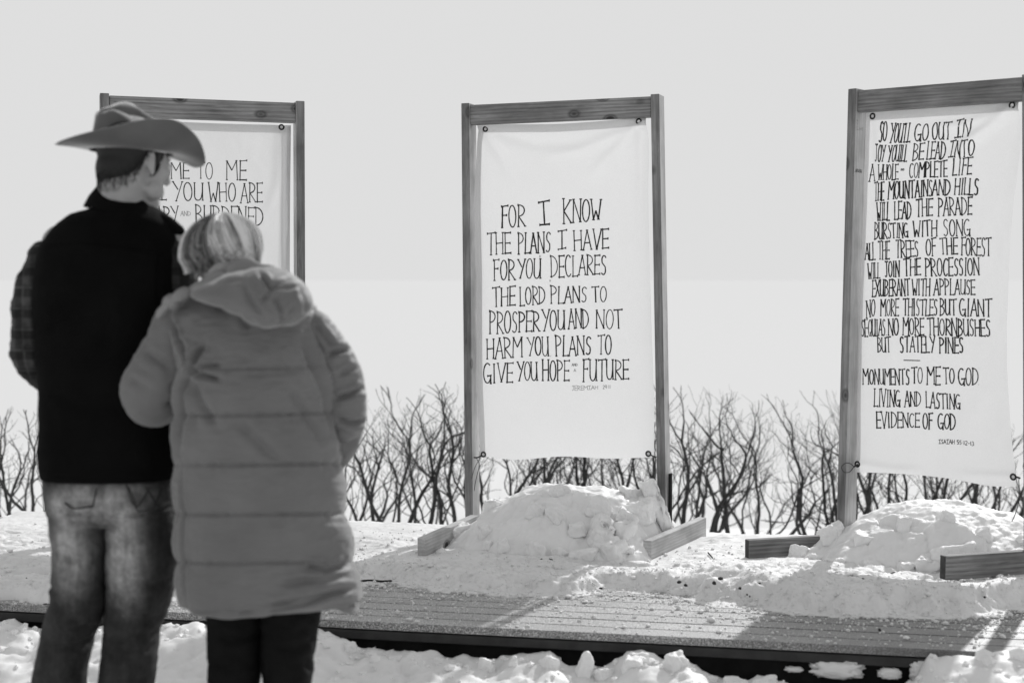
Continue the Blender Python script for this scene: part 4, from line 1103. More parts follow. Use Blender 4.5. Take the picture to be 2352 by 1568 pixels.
# ------------------------------------------------------------------ bare bushes behind the deck
def branch_tubes(segs, sides=4):
    V, F = [], []
    for pts, rads in segs:
        n0 = len(V); n = len(pts)
        for i, (p, r) in enumerate(zip(pts, rads)):
            d = (pts[min(n - 1, i + 1)] - pts[max(0, i - 1)]).normalized()
            u = d.cross(Vector((0.3, 1, 0.1))).normalized(); w_ = d.cross(u)
            for k_ in range(sides):
                a = 2 * math.pi * k_ / sides
                V.append(p + (u * math.cos(a) + w_ * math.sin(a)) * r)
        for i in range(n - 1):
            for k_ in range(sides):
                a = n0 + i * sides + k_; b = n0 + i * sides + (k_ + 1) % sides
                F.append((a, b, b + sides, a + sides))
    return V, F
def bush(px, Yd, top_px, stems, spread, label, dens=1.0, seed=0, lean=0.0):
    rr = random.Random(seed)
    base = at(px, 1212, Yd); gz = float(ground_h(np.array([base.x]), np.array([base.y]))[0]); base.z = gz - 0.03
    H = (at(px, top_px, Yd).z - base.z)
    root = empty('bare_bush', base[:], label, 'bush', 'leafless bushes behind the deck')
    twigs = []
    def grow(p, d, L, r, depth, out):
        n = max(3, int(L / 0.05)); pts = [p.copy()]; rads = [r]
        for i in range(n):
            d = (d + Vector((rr.gauss(0, .13 if depth == 0 else .23), rr.gauss(0, .15), rr.gauss(0, .10 if depth == 0 else .17) + 0.05))).normalized()
            p = p + d * (L / n); pts.append(p.copy()); rads.append(r * (1 - 0.45 * (i + 1) / n) * (1 + (0.35 if rr.random() < 0.25 and depth > 0 else 0)))
            if p.z > base.z + H * 1.05: break
            if depth < 4 and rr.random() < (0.46 if depth == 0 else 0.44) * dens and i > 0:
                s = 1 if rr.random() < 0.5 else -1
                dd = (d + Vector((s * rr.uniform(0.3, 1.0), rr.uniform(-.6, .6), rr.uniform(-.15, .45)))).normalized()
                grow(p.copy(), dd, L * rr.uniform(0.25, 0.58), max(.0013, rads[-1] * rr.uniform(.30, .52)), depth + 1, twigs)
        out.append((pts, rads))
        if depth < 2:
            for s in (-1, 1):
                dd = (d + Vector((s * rr.uniform(.25, .6), rr.uniform(-.3, .3), rr.uniform(0, .3)))).normalized()
                grow(p.copy(), dd, L * rr.uniform(.35, .5), rads[-1] * .8, depth + 1, twigs)
    stems += 1
    for i in range(stems):
        a = (i + 0.5) / stems * 2 - 1
        d = Vector((a * spread * 1.3 + lean + rr.uniform(-.2, .2), rr.uniform(-.25, .25), 1)).normalized()
        o = []
        grow(base + Vector((a * 0.05 * stems, rr.uniform(-.05, .05), 0)), d, H * rr.uniform(.55, .75), rr.uniform(.008, .021), 0, o)
        V, F = branch_tubes(o[-1:], 6)
        mesh_obj('stem', [tuple(v) for v in V], F, M['bark'], root)
    V, F = branch_tubes(twigs, 3)
    tg = mesh_obj('twigs', [tuple(v) for v in V], F, M['bark'], root, False)
    tg['kind'] = 'stuff'
bl = [(-40, 11.2, 965, 3, .5, 'leafless bush cut by the left picture edge'), (50, 11.4, 960, 3, .4, 'leafless bush at the far left beside the black vest'), (130, 11.0, 930, 3, .35, 'leafless bush mostly hidden behind the man in the hat'),
      (800, 11.6, 1020, 3, .5, 'low leafless bush against the right side of the parka'), (880, 11.3, 965, 3, .45, 'leafless bush second right of the parka'), (950, 11.2, 915, 4, .38, 'leafless bush with a stout forked stem midway between parka and centre frame'),
      (1060, 11.2, 905, 5, .32, 'dense leafless bush right behind the left post of the centre frame'), (1140, 11.5, 960, 3, .5, 'leafless bush showing under the left corner of the centre banner'), (1240, 11.6, 930, 4, .4, 'leafless bush under the centre banner, left of its middle'),
      (1345, 11.3, 930, 4, .3, 'thick-stemmed leafless bush under the middle of the centre banner'), (1440, 11.3, 930, 5, .3, 'dark leafless bush under the right corner of the centre banner'), (1555, 11.2, 910, 5, .3, 'leafless bush against the right post of the centre frame'),
      (1610, 11.8, 955, 2, .45, 'leafless bush leaning right beyond the pale foot'), (1705, 11.3, 905, 4, .42, 'tall fan-shaped leafless bush in the gap between centre and right frames'), (1790, 11.8, 1060, 1, .5, 'thin sparse leafless bush right of the fan-shaped one'),
      (1860, 11.6, 965, 1, .45, 'slender leafless bush left of the right frame'), (1905, 11.2, 930, 3, .15, 'upright leafless bush touching the left post of the right frame'), (1985, 11.2, 950, 4, .3, 'leafless bush just inside the left post of the right frame'),
      (2070, 11.4, 950, 4, .4, 'leafless bush under the right banner, left half'), (2160, 11.3, 950, 4, .35, 'leafless bush under the middle of the right banner'), (2235, 11.3, 950, 5, .4, 'dark leafless bush under the right half of the right banner'), (2330, 11.8, 1050, 1, .4, 'sparse leafless bush behind the right post of the right frame')]
for i, (px, Yd, tp, st, spd, lb) in enumerate(bl):
    bush(px, Yd, tp, st, spd, lb, 1.0, 400 + i, 0.12 if 1580 < px < 1800 else 0.0)
for i, (px, tp) in enumerate([(20, 1000), (700, 980), (840, 960), (1000, 950), (1180, 960), (1400, 960), (1500, 960), (1640, 960), (1735, 1000), (1940, 960), (2120, 970), (2280, 980)]):
    bush(px, 13.5 + (i % 3) * 0.5, tp, 2, .5, ['faint leafless bush farther back at the far left', 'faint leafless bush farther back, hidden behind the woman', 'faint bush farther back beside the parka', 'faint bush farther back left of the centre frame', 'faint bush farther back under the left of the centre banner',
        'faint bush farther back under the right of the centre banner', 'faint bush farther back near the dark strip on the post', 'faint bush farther back in the left of the gap between frames', 'faint bush farther back in the middle of the gap between frames', 'faint bush farther back behind the left post of the right frame', 'faint bush farther back under the right banner', 'faint bush farther back near the right picture edge'][i], 0.6, 600 + i)
# small dark twigs and leaf specks on the snow
def ground_twig(pxs, label, r=0.0022):
    P3 = []
    for px, py in pxs:
        p = at_z(px, py, 0.03); z = float(cover_h(np.array([p.x]), np.array([p.y]))[0]); p = at_z(px, py, max(z, 0) + 0.006); P3.append(p)
    o = tube('twig', P3, [r] * len(P3), M['debris'], None, 6, 24); tag(o, label, 'twig', 'fallen twigs on the snow')
ground_twig([(823, 1334), (850, 1332), (878, 1334), (902, 1333)], 'straight dark strip standing in for a deck gap beside the parka hem', 0.004)  # dark strip added for a black gap between the planks
ground_twig([(1935, 1321), (1950, 1323), (1967, 1325), (1986, 1330)], 'curved dark twig on the snow ridge under the right heap', 0.0035)
ground_twig([(2035, 1324), (2045, 1317), (2056, 1313)], 'short pale twig right of the curved one')
ground_twig([(1626, 1268), (1632, 1275), (1637, 1281)], 'hooked twig right of the pale foot of the centre frame', 0.003)
ground_twig([(1241, 1284), (1252, 1281), (1270, 1285)], 'hair-thin twig before the centre heap')
pts, rads = [], []
for px, py in [(1722, 1370), (1716, 1366), (1745, 1340), (1580, 1324), (1590, 1326), (1700, 1352), (1560, 1338), (1575, 1345), (1965, 1342), (2262, 1372), (1640, 1340), (1820, 1395), (1380, 1352), (2000, 1350), (1655, 1330), (2020, 1447), (140, 1400), (60, 1330), (1716, 1379), (1698, 1376)]:
    p = at_z(px, py, 0.02); z = float(cover_h(np.array([p.x]), np.array([p.y]))[0])
    p = at_z(px, py, max(z, 0.0) + 0.004); pts.append(tuple(p)); rads.append(random.uniform(0.005, 0.011))
crumbs('leaf_debris', pts, rads, M['debris'], 'dark specks of leaf and bark on the deck snow')
# ------------------------------------------------------------------ people
def frame_at(c, yaw, tilt=0.0, roll=0.0):
    """local forward / right / up -> world"""
    F = Vector((math.sin(yaw), math.cos(yaw), 0)); Rr = Vector((math.cos(yaw), -math.sin(yaw), 0)); U = Vector((0, 0, 1))
    q = Matrix.Rotation(-tilt, 3, Rr)          # tilt > 0 looks down
    F = q @ F; U = q @ U
    q = Matrix.Rotation(roll, 3, F); Rr = q @ Rr; U = q @ U
    def w(f, r, u): return c + F * f + Rr * r + U * u
    Mx = Matrix((( F.x, Rr.x, U.x), (F.y, Rr.y, U.y), (F.z, Rr.z, U.z)))
    return w, Mx

def head_parts(c, yaw, tilt, roll, k=1.0):
    w, Mx = frame_at(c, yaw, tilt, roll)
    E = lambda f, r, u, a, b_, c_: ('e', w(f * k, r * k, u * k), (a * k, b_ * k, c_ * k), Mx)
    C = lambda a, b_, ra, rb: ('c', w(*(k * x for x in a)), w(*(k * x for x in b_)), ra * k, rb * k)
    P = [E(-.012, 0, .035, .098, .076, .088), E(.03, 0, -.01, .062, .066, .085), E(.035, 0, -.06, .052, .054, .045), E(-.055, 0, -.03, .05, .058, .055),
         E(.076, 0, -.122, .018, .022, .016), E(.048, 0, -.098, .038, .044, .036), E(.084, 0, .022, .014, .048, .011), C((.095, 0, .012), (.116, 0, -.030), .009, .013), E(.098, .012, -.036, .010, .009, .007), E(.098, -.012, -.036, .010, .009, .007),
         E(.090, 0, -.062, .010, .024, .006), E(.087, 0, -.074, .010, .020, .007), E(.062, .045, -.018, .022, .018, .018), E(.062, -.045, -.018, .022, .018, .018)]
    for s in (-1, 1):                            # ears: rim, lobe, inner fold
        for i in range(9):
            a = R(-70 + i * 32); P.append(E(-.012 + .0145 * math.cos(a) * .9 - .003 * math.sin(a), s * (.078 + .006 * (1 - math.cos(a))), -.008 + .025 * math.sin(a), .0062, .0055, .0062))
        P.append(E(-.002, s * .075, -.034, .008, .005, .009)); P.append(E(-.006, s * .073, -.006, .014, .007, .024)); P.append(E(.030, s * .06, -.075, .030, .012, .026))
    return P, w, Mx

def hand_parts(wrist, d, n, k=1.0):
    """d: pointing direction, n: palm normal"""
    d = d.normalized(); n = (n - d * n.dot(d)).normalized(); s = d.cross(n)
    P = [('c', wrist, wrist + d * .03 * k, .024 * k, .026 * k)]
    for i, (off, L) in enumerate(((-.030, .070), (-.010, .080), (.010, .075), (.030, .058))):
        a = wrist + d * .035 * k + s * off * .7 * k; b_ = wrist + d * .095 * k + s * off * k
        P.append(('c', a, b_, .014 * k, .0115 * k))
        q = b_ + (d * .9 + n * .35).normalized() * L * .5 * k; r_ = q + (d * .55 + n * .8).normalized() * L * .5 * k
        P.append(('c', b_, q, .0105 * k, .009 * k)); P.append(('c', q, r_, .009 * k, .0075 * k))
    t0 = wrist + d * .03 * k - s * .022 * k; t1 = t0 + (d * .6 - s * .8 + n * .2).normalized() * .045 * k; t2 = t1 + (d * .9 - s * .2 + n * .35).normalized() * .032 * k
    P.append(('c', t0, t1, .013 * k, .011 * k)); P.append(('c', t1, t2, .0105 * k, .009 * k))
    return P

# ================================================================== the man
DM = 3.6
gm = float(ground_h(np.array([at(245, 1500, DM).x]), np.array([DM]))[0])
mroot = empty('person', (at(245, 1500, DM).x, DM, gm), 'person in a wide-brimmed hat, black vest, plaid shirt and faded jeans, seen from behind', 'person')
P_, hw, HM = head_parts(at(309, 373, DM), R(35), R(8), 0.0, 0.94)
neck0 = hw(-.035, 0, -.05); neck1 = at(283, 492, DM + .01)
P_ += [('c', neck0, neck1, .059, .064), ('c', hw(.02, 0, -.085), neck1, .045, .05)]
sh_l, sh_r = at(140, 560, DM), at(400, 560, DM)
P_ += [('c', neck1, sh_l, .055, .05), ('c', neck1, sh_r, .055, .05), ('c', neck1, at(255, 700, DM), .08, .12), ('c', at(215, 640, DM), at(205, 1060, DM), .10, .10), ('c', at(310, 640, DM), at(310, 1060, DM), .10, .10), ('c', at(215, 1080, DM), at(295, 1080, DM), .11, .11)]
el_l = at(72, 815, DM); wr_l = at(150, 900, DM + .19); el_r = at(430, 800, DM); wr_r = at(360, 900, DM + .22)
P_ += [('c', sh_l, el_l, .046, .037), ('c', el_l, wr_l, .036, .026), ('c', sh_r, el_r, .046, .037), ('c', el_r, wr_r, .036, .026)]
P_ += hand_parts(wr_l, Vector((.7, .3, -.35)), Vector((0, -1, 0))) + hand_parts(wr_r, Vector((-.2, .5, .1)), Vector((0, 0, -1)))
hip_l, hip_r = at(185, 1150, DM), at(320, 1150, DM)
kn_l, kn_r = at(165, 1430, DM + .02), at(308, 1430, DM + .02)
an_l, an_r = Vector((at(105, 1800, DM).x, DM, gm + .09)), Vector((at(275, 1800, DM).x, DM, gm + .09))
P_ += [('c', hip_l, kn_l, .075, .052), ('c', kn_l, an_l, .05, .036), ('c', hip_r, kn_r, .075, .052), ('c', kn_r, an_r, .05, .036), ('c', an_l, an_l + Vector((-.02, .15, -.05)), .035, .03), ('c', an_r, an_r + Vector((.03, .15, -.05)), .035, .03)]
man_body = blob_mesh('body', P_, 0.0055, M['skin'], mroot, 5, 0.5)
for s in (-1, 1):
    bm = bmesh.new(); bmesh.ops.create_uvsphere(bm, u_segments=16, v_segments=12, radius=.0115, matrix=Matrix.Translation(hw(.082, s * .031, .002))); me = bpy.data.meshes.new('eye'); bm.to_mesh(me); bm.free()
    link_child('eye', me, M['eye'], mroot, Matrix())

# short cropped hair: a close cap plus many short strands that thin out towards the nape
from mathutils.bvhtree import BVHTree
bvh = BVHTree.FromPolygons([v.co.copy() for v in man_body.data.vertices], [tuple(p.vertices) for p in man_body.data.polygons])
def scalp(al, u, lift):        # al: angle round from the front, u: height above eye level; ray from outside to the skin
    u *= .94; o = hw(.25 * math.cos(al) - .012, .25 * math.sin(al), u); c_ = hw(-.012, 0, u)
    loc, nrm, idx, dist = bvh.ray_cast(o, (c_ - o).normalized())
    if loc is None: return c_
    return loc + nrm * lift
def hair_low(al):
    d = abs(math.degrees(al))
    return float(np.interp(d, [0, 45, 56, 62, 70, 76, 84, 96, 104, 115, 130, 155, 180], [.06, .055, .0, -.030, -.034, .022, .032, .026, -.025, -.055, -.072, -.088, -.092]))
cap_v = []
na, nb = 90, 24
for j in range(nb):
    for i in range(na):
        al = -math.pi + 2 * math.pi * i / na; lo = hair_low(al)
        lo2 = lo + (.026 if abs(math.degrees(al)) > 105 else .004)
        f_ = j / (nb - 1); cap_v.append(scalp(al, .088 + (lo2 - .088) * f_, .0055 * (1 - .8 * float(smooth(.6, 1, f_)))))
hair = mesh_obj('hair', [tuple(v) for v in cap_v], grid_faces(na, nb, True), M['hair_dark'], mroot)
sv, sf = [], []
rr = random.Random(4)
for _ in range(9000):
    al = rr.uniform(-math.pi, math.pi); lo = hair_low(al); u = lo + (.09 - lo) * rr.random() ** 1.5
    if u < lo + .03 and abs(math.degrees(al)) > 104 and rr.random() > ((u - lo) / .03) * .8 + .12: continue
    p = scalp(al, u, .0005); q = scalp(al + rr.uniform(-.05, .05), u - .010, .0045)
    if (q - p).length > .03: continue
    sd = (q - p).cross(Vector((rr.random() - .5, rr.random() - .5, rr.random() - .5))).normalized() * .0008
    n0 = len(sv); sv += [tuple(p - sd), tuple(p + sd), tuple(q)]; sf.append((n0, n0 + 1, n0 + 2))
st = mesh_obj('strands', sv, sf, M['hair_dark'], hair, False); st['kind'] = 'stuff'

# hat
hc_, HX = frame_at(at(302, 351, DM), R(56), R(2), R(0))
LPH = [-180, -150, -120, -90, -70, -45, -28, 0, 18, 45, 70, 90, 120, 150, 180]
LH = [.004, .020, .043, .066, .070, .042, -.006, -.018, -.004, .046, .076, .072, .044, .021, .004]
LO = [1, 1, .99, .96, .95, .97, 1.0, 1.02, 1.0, .97, .95, .96, .99, 1, 1]
nu, nv = 128, 26
phs = np.linspace(-180, 180, nu, endpoint=False); rim = spline(LPH, LH, phs)
def brim(t, ph, up):
    i = (ph + 180) / 360 * nu; h = float(np.interp(ph, phs, rim, period=360)); a = R(ph)
    fi, ri = .103, .083; fo, ro = .188, .142
    h = h * (t ** 1.7) + .004 * (1 - t)
    cu = 1 - .18 * abs(math.sin(a)) * t * t        # sides roll up and in
    f = (fi + (fo - fi) * t) * math.cos(a); r_ = (ri + (ro - ri) * t * cu) * math.sin(a)
    return hc_(f, r_, h + up)
bv = []
ts = np.linspace(0, 1, nv)
for t in ts: bv += [tuple(brim(t, p, .0015)) for p in phs]
for t in ts[::-1]: bv += [tuple(brim(t, p, -.0015)) for p in phs]
bf = grid_faces(nu, 2 * nv, True).tolist()
cols = [(2 * nv - 1) * nu + j for j in range(nu)]
bf += [(cols[j], cols[(j + 1) % nu], (j + 1) % nu, j) for j in range(nu)]
hat = empty('hat', hc_(0, 0, 0)[:], 'grey felt cowboy hat with creased crown and curled brim on the man\'s head', 'hat')
mesh_obj('brim', bv, bf, M['hat'], hat)
hf = np.linspace(-.11, .11, 12)
def crown_h(f, r_):
    H = float(np.interp(f, [-.11, -.095, -.06, -.02, .03, .07, .095, .11], [.092, .101, .108, .106, .096, .078, .060, .045]))
    dent = .040 * math.exp(-(r_ / .017) ** 2) * float(smooth(-.105, -.05, f)) * float(smooth(.10, .05, f))
    side = .022 * math.exp(-((abs(r_) - .052) / .016) ** 2) * math.exp(-((f - .055) / .035) ** 2)
    return H - dent - side - r_ * (.08 + .68 * float(smooth(-.085, .03, f)))
cv = []
nr = 26
for i in range(14):           # walls
    t = i / 13
    for p in phs:
        a = R(p); fi = (.106 - .006 * t) * math.cos(a) + .008 * t; r_ = (.084 - .018 * t) * math.sin(a)
        k_ = 1 - .06 * t * (1 - t) * 4 * abs(math.sin(a))
        H = crown_h(fi * .90, 0.066 * math.sin(a)) - .010
        cv.append(tuple(hc_(fi * k_, r_ * k_, H * t)))
for i in range(1, nr):
    q = 1 - i / (nr - 1)
    for p in phs:
        a = R(p); qq = math.sin(q * math.pi / 2) ** .8
        f = .100 * math.cos(a) * qq + .008; r_ = .066 * math.sin(a) * qq
        H = crown_h(f, r_); edge_ = .010 * (qq ** 8)
        cv.append(tuple(hc_(f, r_, H - edge_)))
cf = grid_faces(nu, 14 + nr - 1, True).tolist()
mesh_obj('crown', cv, cf, M['hat'], hat)

# vest
vest_secs = [(452, 262, 322, .045, .03), (470, 235, 345, .075, .02), (490, 175, 375, .095, .01), (510, 145, 398, .108, 0), (535, 118, 415, .118, 0), (570, 97, 424, .125, 0), (620, 86, 428, .130, 0), (700, 82, 428, .135, 0), (800, 88, 426, .135, 0),
             (900, 95, 424, .133, 0), (1000, 96, 420, .135, 0), (1045, 95, 418, .138, 0), (1080, 98, 416, .138, 0), (1094, 101, 413, .133, 0)]
def vest_d(P, N, px, py):
    d = 0.003 * fbm(px / 70, py / 60, 0, 4, 71) + 0.0015 * fbm(px / 20, py / 26, 0, 3, 72)
    return d + creases(px, py, N, [([(98, 567), (180, 556), (300, 570), (380, 588)], .004, 3), ([(370, 560), (362, 650), (366, 720)], .004, 4), ([(100, 1090), (240, 1102), (400, 1100)], .0025, 3), ([(110, 900), (200, 940), (330, 930)], .004, 14), ([(240, 620), (250, 820)], .003, 12), ([(110, 760), (180, 720)], .003, 9)])
vest = px_loft('vest', vest_secs, DM, M['vest'], mroot, 120, 170, vest_d, 2.5)
# stand-up collar, high at the back and falling to the right
def collar(secs, D, mat, name, parent, thick=.006):
    P = []
    nu = 96
    th = np.linspace(0, 2 * np.pi, nu, endpoint=False)
    for (cx, cy, hwp, hd, slope) in secs:
        m = at(cx, cy, D); hw_ = hwp * D / FPX
        row = np.zeros((nu, 3)); row[:, 0] = m.x + hw_ * np.cos(th); row[:, 1] = D + .012 + hd * np.sin(th)
        row[:, 2] = m.z - slope * np.cos(th) * hw_ + .012 * np.clip(-np.sin(th), 0, 1)
        P.append(row)
    P = np.array(P)
    return rings(name, P, mat, parent, None, caps=False)
collar([(284, 508, 92, .100, .35), (284, 480, 80, .085, .35), (288, 458, 64, .072, .48), (291, 444, 57, .066, .52), (291, 441, 53, .062, .52), (289, 455, 52, .058, .5), (286, 480, 50, .055, .4)], DM, M['vest'], 'collar', mroot)
collar([(292, 458, 52, .060, .5), (293, 440, 49, .058, .52), (294, 436, 45, .055, .52), (293, 455, 43, .052, .5)], DM, M['coat_edge'], 'shirt_collar', mroot)

def arm_d(seed, amp=.004):
    def f(P, N, px, py):
        return amp * fbm(px / 26, py / 22, P[:, 1] * 12, 4, seed) + amp * .5 * np.abs(fbm(px / 14, py / 30, 0, 3, seed + 3))
    return f
def sleeve_l(P, N, px, py):
    return arm_d(81, .006)(P, N, px, py) + creases(px, py, N, [([(24, 800), (50, 812), (92, 806)], .005, 5), ([(30, 770), (60, 790), (95, 780)], .004, 4), ([(40, 845), (70, 850), (98, 842)], .005, 4), ([(45, 640), (70, 660), (92, 655)], .004, 5)])
tube('sleeve', [at(142, 560, DM), at(114, 600, DM), at(86, 660, DM), at(75, 740, DM), at(76, 808, DM + .01), at(92, 845, DM + .07), at(125, 870, DM + .15), at(165, 890, DM + .21)], [.052, .056, .053, .053, .055, .050, .045, .040], M['plaid'], mroot, 48, 110, sleeve_l)
tube('sleeve', [at(372, 548, DM), at(392, 585, DM - .01), at(402, 660, DM - .015), at(408, 740, DM), at(420, 810, DM + .02), at(410, 850, DM + .1), at(385, 880, DM + .2)], [.054, .058, .056, .054, .054, .048, .042], M['plaid'], mroot, 48, 110, arm_d(85, .006))
# vest shoulder cap over the right sleeve head
tube('epaulette', [at(345, 502, DM + .02), at(385, 520, DM - .03), at(424, 538, DM - .02)], [.028, .026, .012], M['vest'], mroot, 24, 40)

# jeans
def jean_d(side):
    cl = [([(125, 1165), (170, 1182), (240, 1184)], .007, 5), ([(246, 1186), (320, 1184), (400, 1160)], .006, 4), ([(150, 1160), (240, 1150)], .004, 5),
          ([(115, 1390), (170, 1420), (236, 1405)], .006, 8), ([(108, 1440), (160, 1455), (235, 1430)], .007, 8), ([(100, 1480), (170, 1490), (225, 1460)], .007, 8), ([(112, 1340), (130, 1362), (160, 1350)], .005, 5),
          ([(250, 1400), (310, 1425), (380, 1415)], .007, 8), ([(248, 1350), (300, 1380), (330, 1400)], .007, 8), ([(300, 1330), (360, 1345), (400, 1320)], .006, 8), ([(245, 1450), (300, 1470), (370, 1450)], .006, 9), ([(235, 1510), (290, 1505), (350, 1480)], .005, 9), ([(330, 1500), (372, 1462)], .004, 6)]
    def f(P, N, px, py):
        return .005 * fbm(px / 40, py / 30, P[:, 1] * 6, 4, 90 + side) + creases(px, py, N, cl)
    return f
px_loft('jeans', [(1085, 108, 404, .118, 0), (1120, 106, 406, .122, 0), (1160, 112, 404, .124, 0), (1186, 122, 400, .112, 0), (1200, 150, 380, .09, 0)], DM, M['denim'], mroot, 110, 60, jean_d(0), 2.6)
foot_y = 640 + (CAM_H - gm) / DM * FPX
for k_, (a, b_) in enumerate((((118, 245), 0), ((244, 402), 1))):
    if b_ == 0: sc = [(1150, 118, 243, .112, 0), (1185, 118, 245, .108, 0), (1240, 124, 246, .100, 0), (1320, 124, 245, .094, 0), (1365, 119, 244, .088, 0), (1420, 104, 235, .086, .01), (1450, 97, 218, .084, .01), (1486, 90, 209, .082, .01), (1530, 80, 200, .080, .005), (1568, 75, 197, .078, 0), (1700, 52, 172, .074, 0), (foot_y - 50, 30, 150, .07, 0), (foot_y - 18, 28, 150, .075, 0)]
    else: sc = [(1150, 246, 402, .112, 0), (1185, 246, 408, .110, 0), (1250, 246, 414, .104, 0), (1300, 246, 411, .100, 0), (1355, 246, 398, .092, 0), (1410, 243, 381, .088, .01), (1450, 239, 364, .084, .01), (1512, 232, 360, .082, .005), (1568, 227, 351, .080, 0), (1700, 215, 338, .074, 0), (foot_y - 50, 205, 328, .07, 0), (foot_y - 18, 203, 328, .075, 0)]
    px_loft('trouser_leg', sc, DM, M['denim'], mroot, 72, 190, jean_d(1 + k_), 2.2)
    fx = at((30 + 150) / 2 if b_ == 0 else 266, 1700, DM).x
    fp = [Vector((fx, DM - .06, gm + .06)), Vector((fx, DM - .02, gm + .055)), Vector((fx, DM + .08, gm + .05)), Vector((fx, DM + .19, gm + .035))]
    bo = tube('boot', fp, [.05, .052, .045, .038], M['boot'], mroot, 24, 40)
# back pockets with their stitching
def strip(pts, w, D, name, parent, mat, lift=.004, surf=None):
    out = ([], [])
    for p in pts: ribbon(p, w, out, lambda x, y: surf(x, y))
    return mesh_obj(name, [tuple(v) for v in out[0]], out[1], mat, parent, False)
def seat(x, y):
    u = (x - 256) / 150; t = np.interp(y, [1085, 1120, 1160, 1186, 1200, 1260], [.118, .124, .128, .122, .112, .106])
    c_ = 183 if x < 245 else 322; hwid = 64 if x < 245 else 78
    body = t * max(0, 1 - abs(u) ** 2.6) ** (1 / 2.6); leg = .112 * max(0, 1 - abs((x - c_) / hwid) ** 2.2) ** (1 / 2.2)
    return at(x, y, DM - max(body, leg) - .012)
for pts_ in ([(290, 1112), (302, 1150), (318, 1175), (352, 1168), (372, 1120)], [(296, 1118), (308, 1148), (316, 1165), (332, 1140), (345, 1118)], [(336, 1118), (352, 1145), (364, 1164)], [(140, 1112), (143, 1150), (168, 1168), (214, 1162), (222, 1120)]):
    strip([pts_], 4.0, DM, 'pocket_stitching', mroot, M['stitch'], surf=seat)

# ================================================================== the woman
DW = 3.45
gw = float(ground_h(np.array([at(600, 1500, DW).x]), np.array([DW]))[0])
wroot = empty('person', (at(600, 1500, DW).x, DW, gw), 'person with a blonde bob in a long hooded grey parka, leaning on the man', 'person')
P_, ww_, WM = head_parts(at(512, 607, DW), R(-12), R(14), R(-6), .86)
n0_, n1_ = ww_(-.03, 0, -.07), at(540, 665, DW)
P_ += [('c', n0_, n1_, .05, .055)]
s_l, s_r = at(425, 715, DW), at(690, 720, DW)
P_ += [('c', n1_, s_l, .05, .045), ('c', n1_, s_r, .05, .045), ('c', n1_, at(580, 850, DW), .07, .11), ('c', at(540, 760, DW), at(530, 1120, DW), .09, .10), ('c', at(620, 760, DW), at(650, 1120, DW), .09, .10)]
e_l, w_l = at(352, 915, DW + .02), at(395, 900, DW + .26); e_r, w_r = at(792, 930, DW), at(735, 1085, DW + .14)
P_ += [('c', s_l, e_l, .04, .034), ('c', e_l, w_l, .033, .024), ('c', s_r, e_r, .04, .034), ('c', e_r, w_r, .033, .024)]
P_ += hand_parts(w_l, Vector((.1, .9, .1)), Vector((0, 0, -1)), .9) + hand_parts(w_r, Vector((-.5, .3, -.8)), Vector((0, -1, 0)), .9)
kl, kr = at(540, 1440, DW), at(665, 1440, DW)
al_, ar_ = Vector((at(545, 1700, DW).x, DW, gw + .08)), Vector((at(650, 1700, DW).x, DW, gw + .08))
P_ += [('c', at(540, 1150, DW), kl, .075, .05), ('c', kl, al_, .048, .034), ('c', at(650, 1150, DW), kr, .075, .05), ('c', kr, ar_, .048, .034), ('c', al_, al_ + Vector((0, .13, -.04)), .03, .026), ('c', ar_, ar_ + Vector((0.02, .13, -.04)), .03, .026)]
blob_mesh('body', P_, 0.006, M['skin'], wroot, 5, 0.5)
for s in (-1, 1):
    bm = bmesh.new(); bmesh.ops.create_uvsphere(bm, u_segments=16, v_segments=12, radius=.011, matrix=Matrix.Translation(ww_(.078, s * .029, .002))); me = bpy.data.meshes.new('eye'); bm.to_mesh(me); bm.free()
    link_child('eye', me, M['eye'], wroot, Matrix())

# parka body
SEAM = [[(436, 852), (520, 846), (690, 840), (765, 838)], [(412, 955), (520, 954), (700, 950), (775, 946)], [(408, 1066), (520, 1068), (700, 1064), (785, 1066)], [(410, 1180), (520, 1182), (700, 1179), (795, 1180)], [(414, 1290), (520, 1294), (660, 1291), (808, 1288)]]
seam_y = [640, 848, 951, 1066, 1180, 1291, 1402]
coat_cr = [([(440, 855), (452, 820), (470, 790)], .010, 7), ([(440, 855), (480, 862), (505, 872)], .008, 6), ([(440, 858), (430, 900), (422, 960), (418, 1040)], .010, 7), ([(445, 860), (470, 930), (500, 985)], .006, 8), ([(395, 735), (415, 785), (438, 845)], .006, 4),
           ([(440, 855), (470, 842), (515, 838)], .006, 5), ([(420, 780), (432, 820)], .004, 5), ([(540, 960), (620, 1040), (650, 1060)], .004, 10), ([(740, 790), (755, 860), (765, 940), (775, 1040)], .009, 6), ([(690, 780), (735, 900), (760, 1000)], .005, 8),
           ([(716, 740), (740, 800), (756, 870)], .005, 6), ([(425, 1050), (427, 1180), (430, 1300), (438, 1395)], .0035, 3), ([(700, 1300), (740, 1310), (800, 1296)], .007, 8), ([(640, 1340), (720, 1330), (800, 1320)], .004, 8),
           ([(600, 1390), (700, 1378), (760, 1360), (815, 1350)], .006, 7), ([(430, 1402), (520, 1406), (640, 1398), (740, 1376)], .004, 3), ([(660, 880), (700, 960), (740, 1030)], .004, 9), ([(560, 700), (570, 760)], .004, 9)]
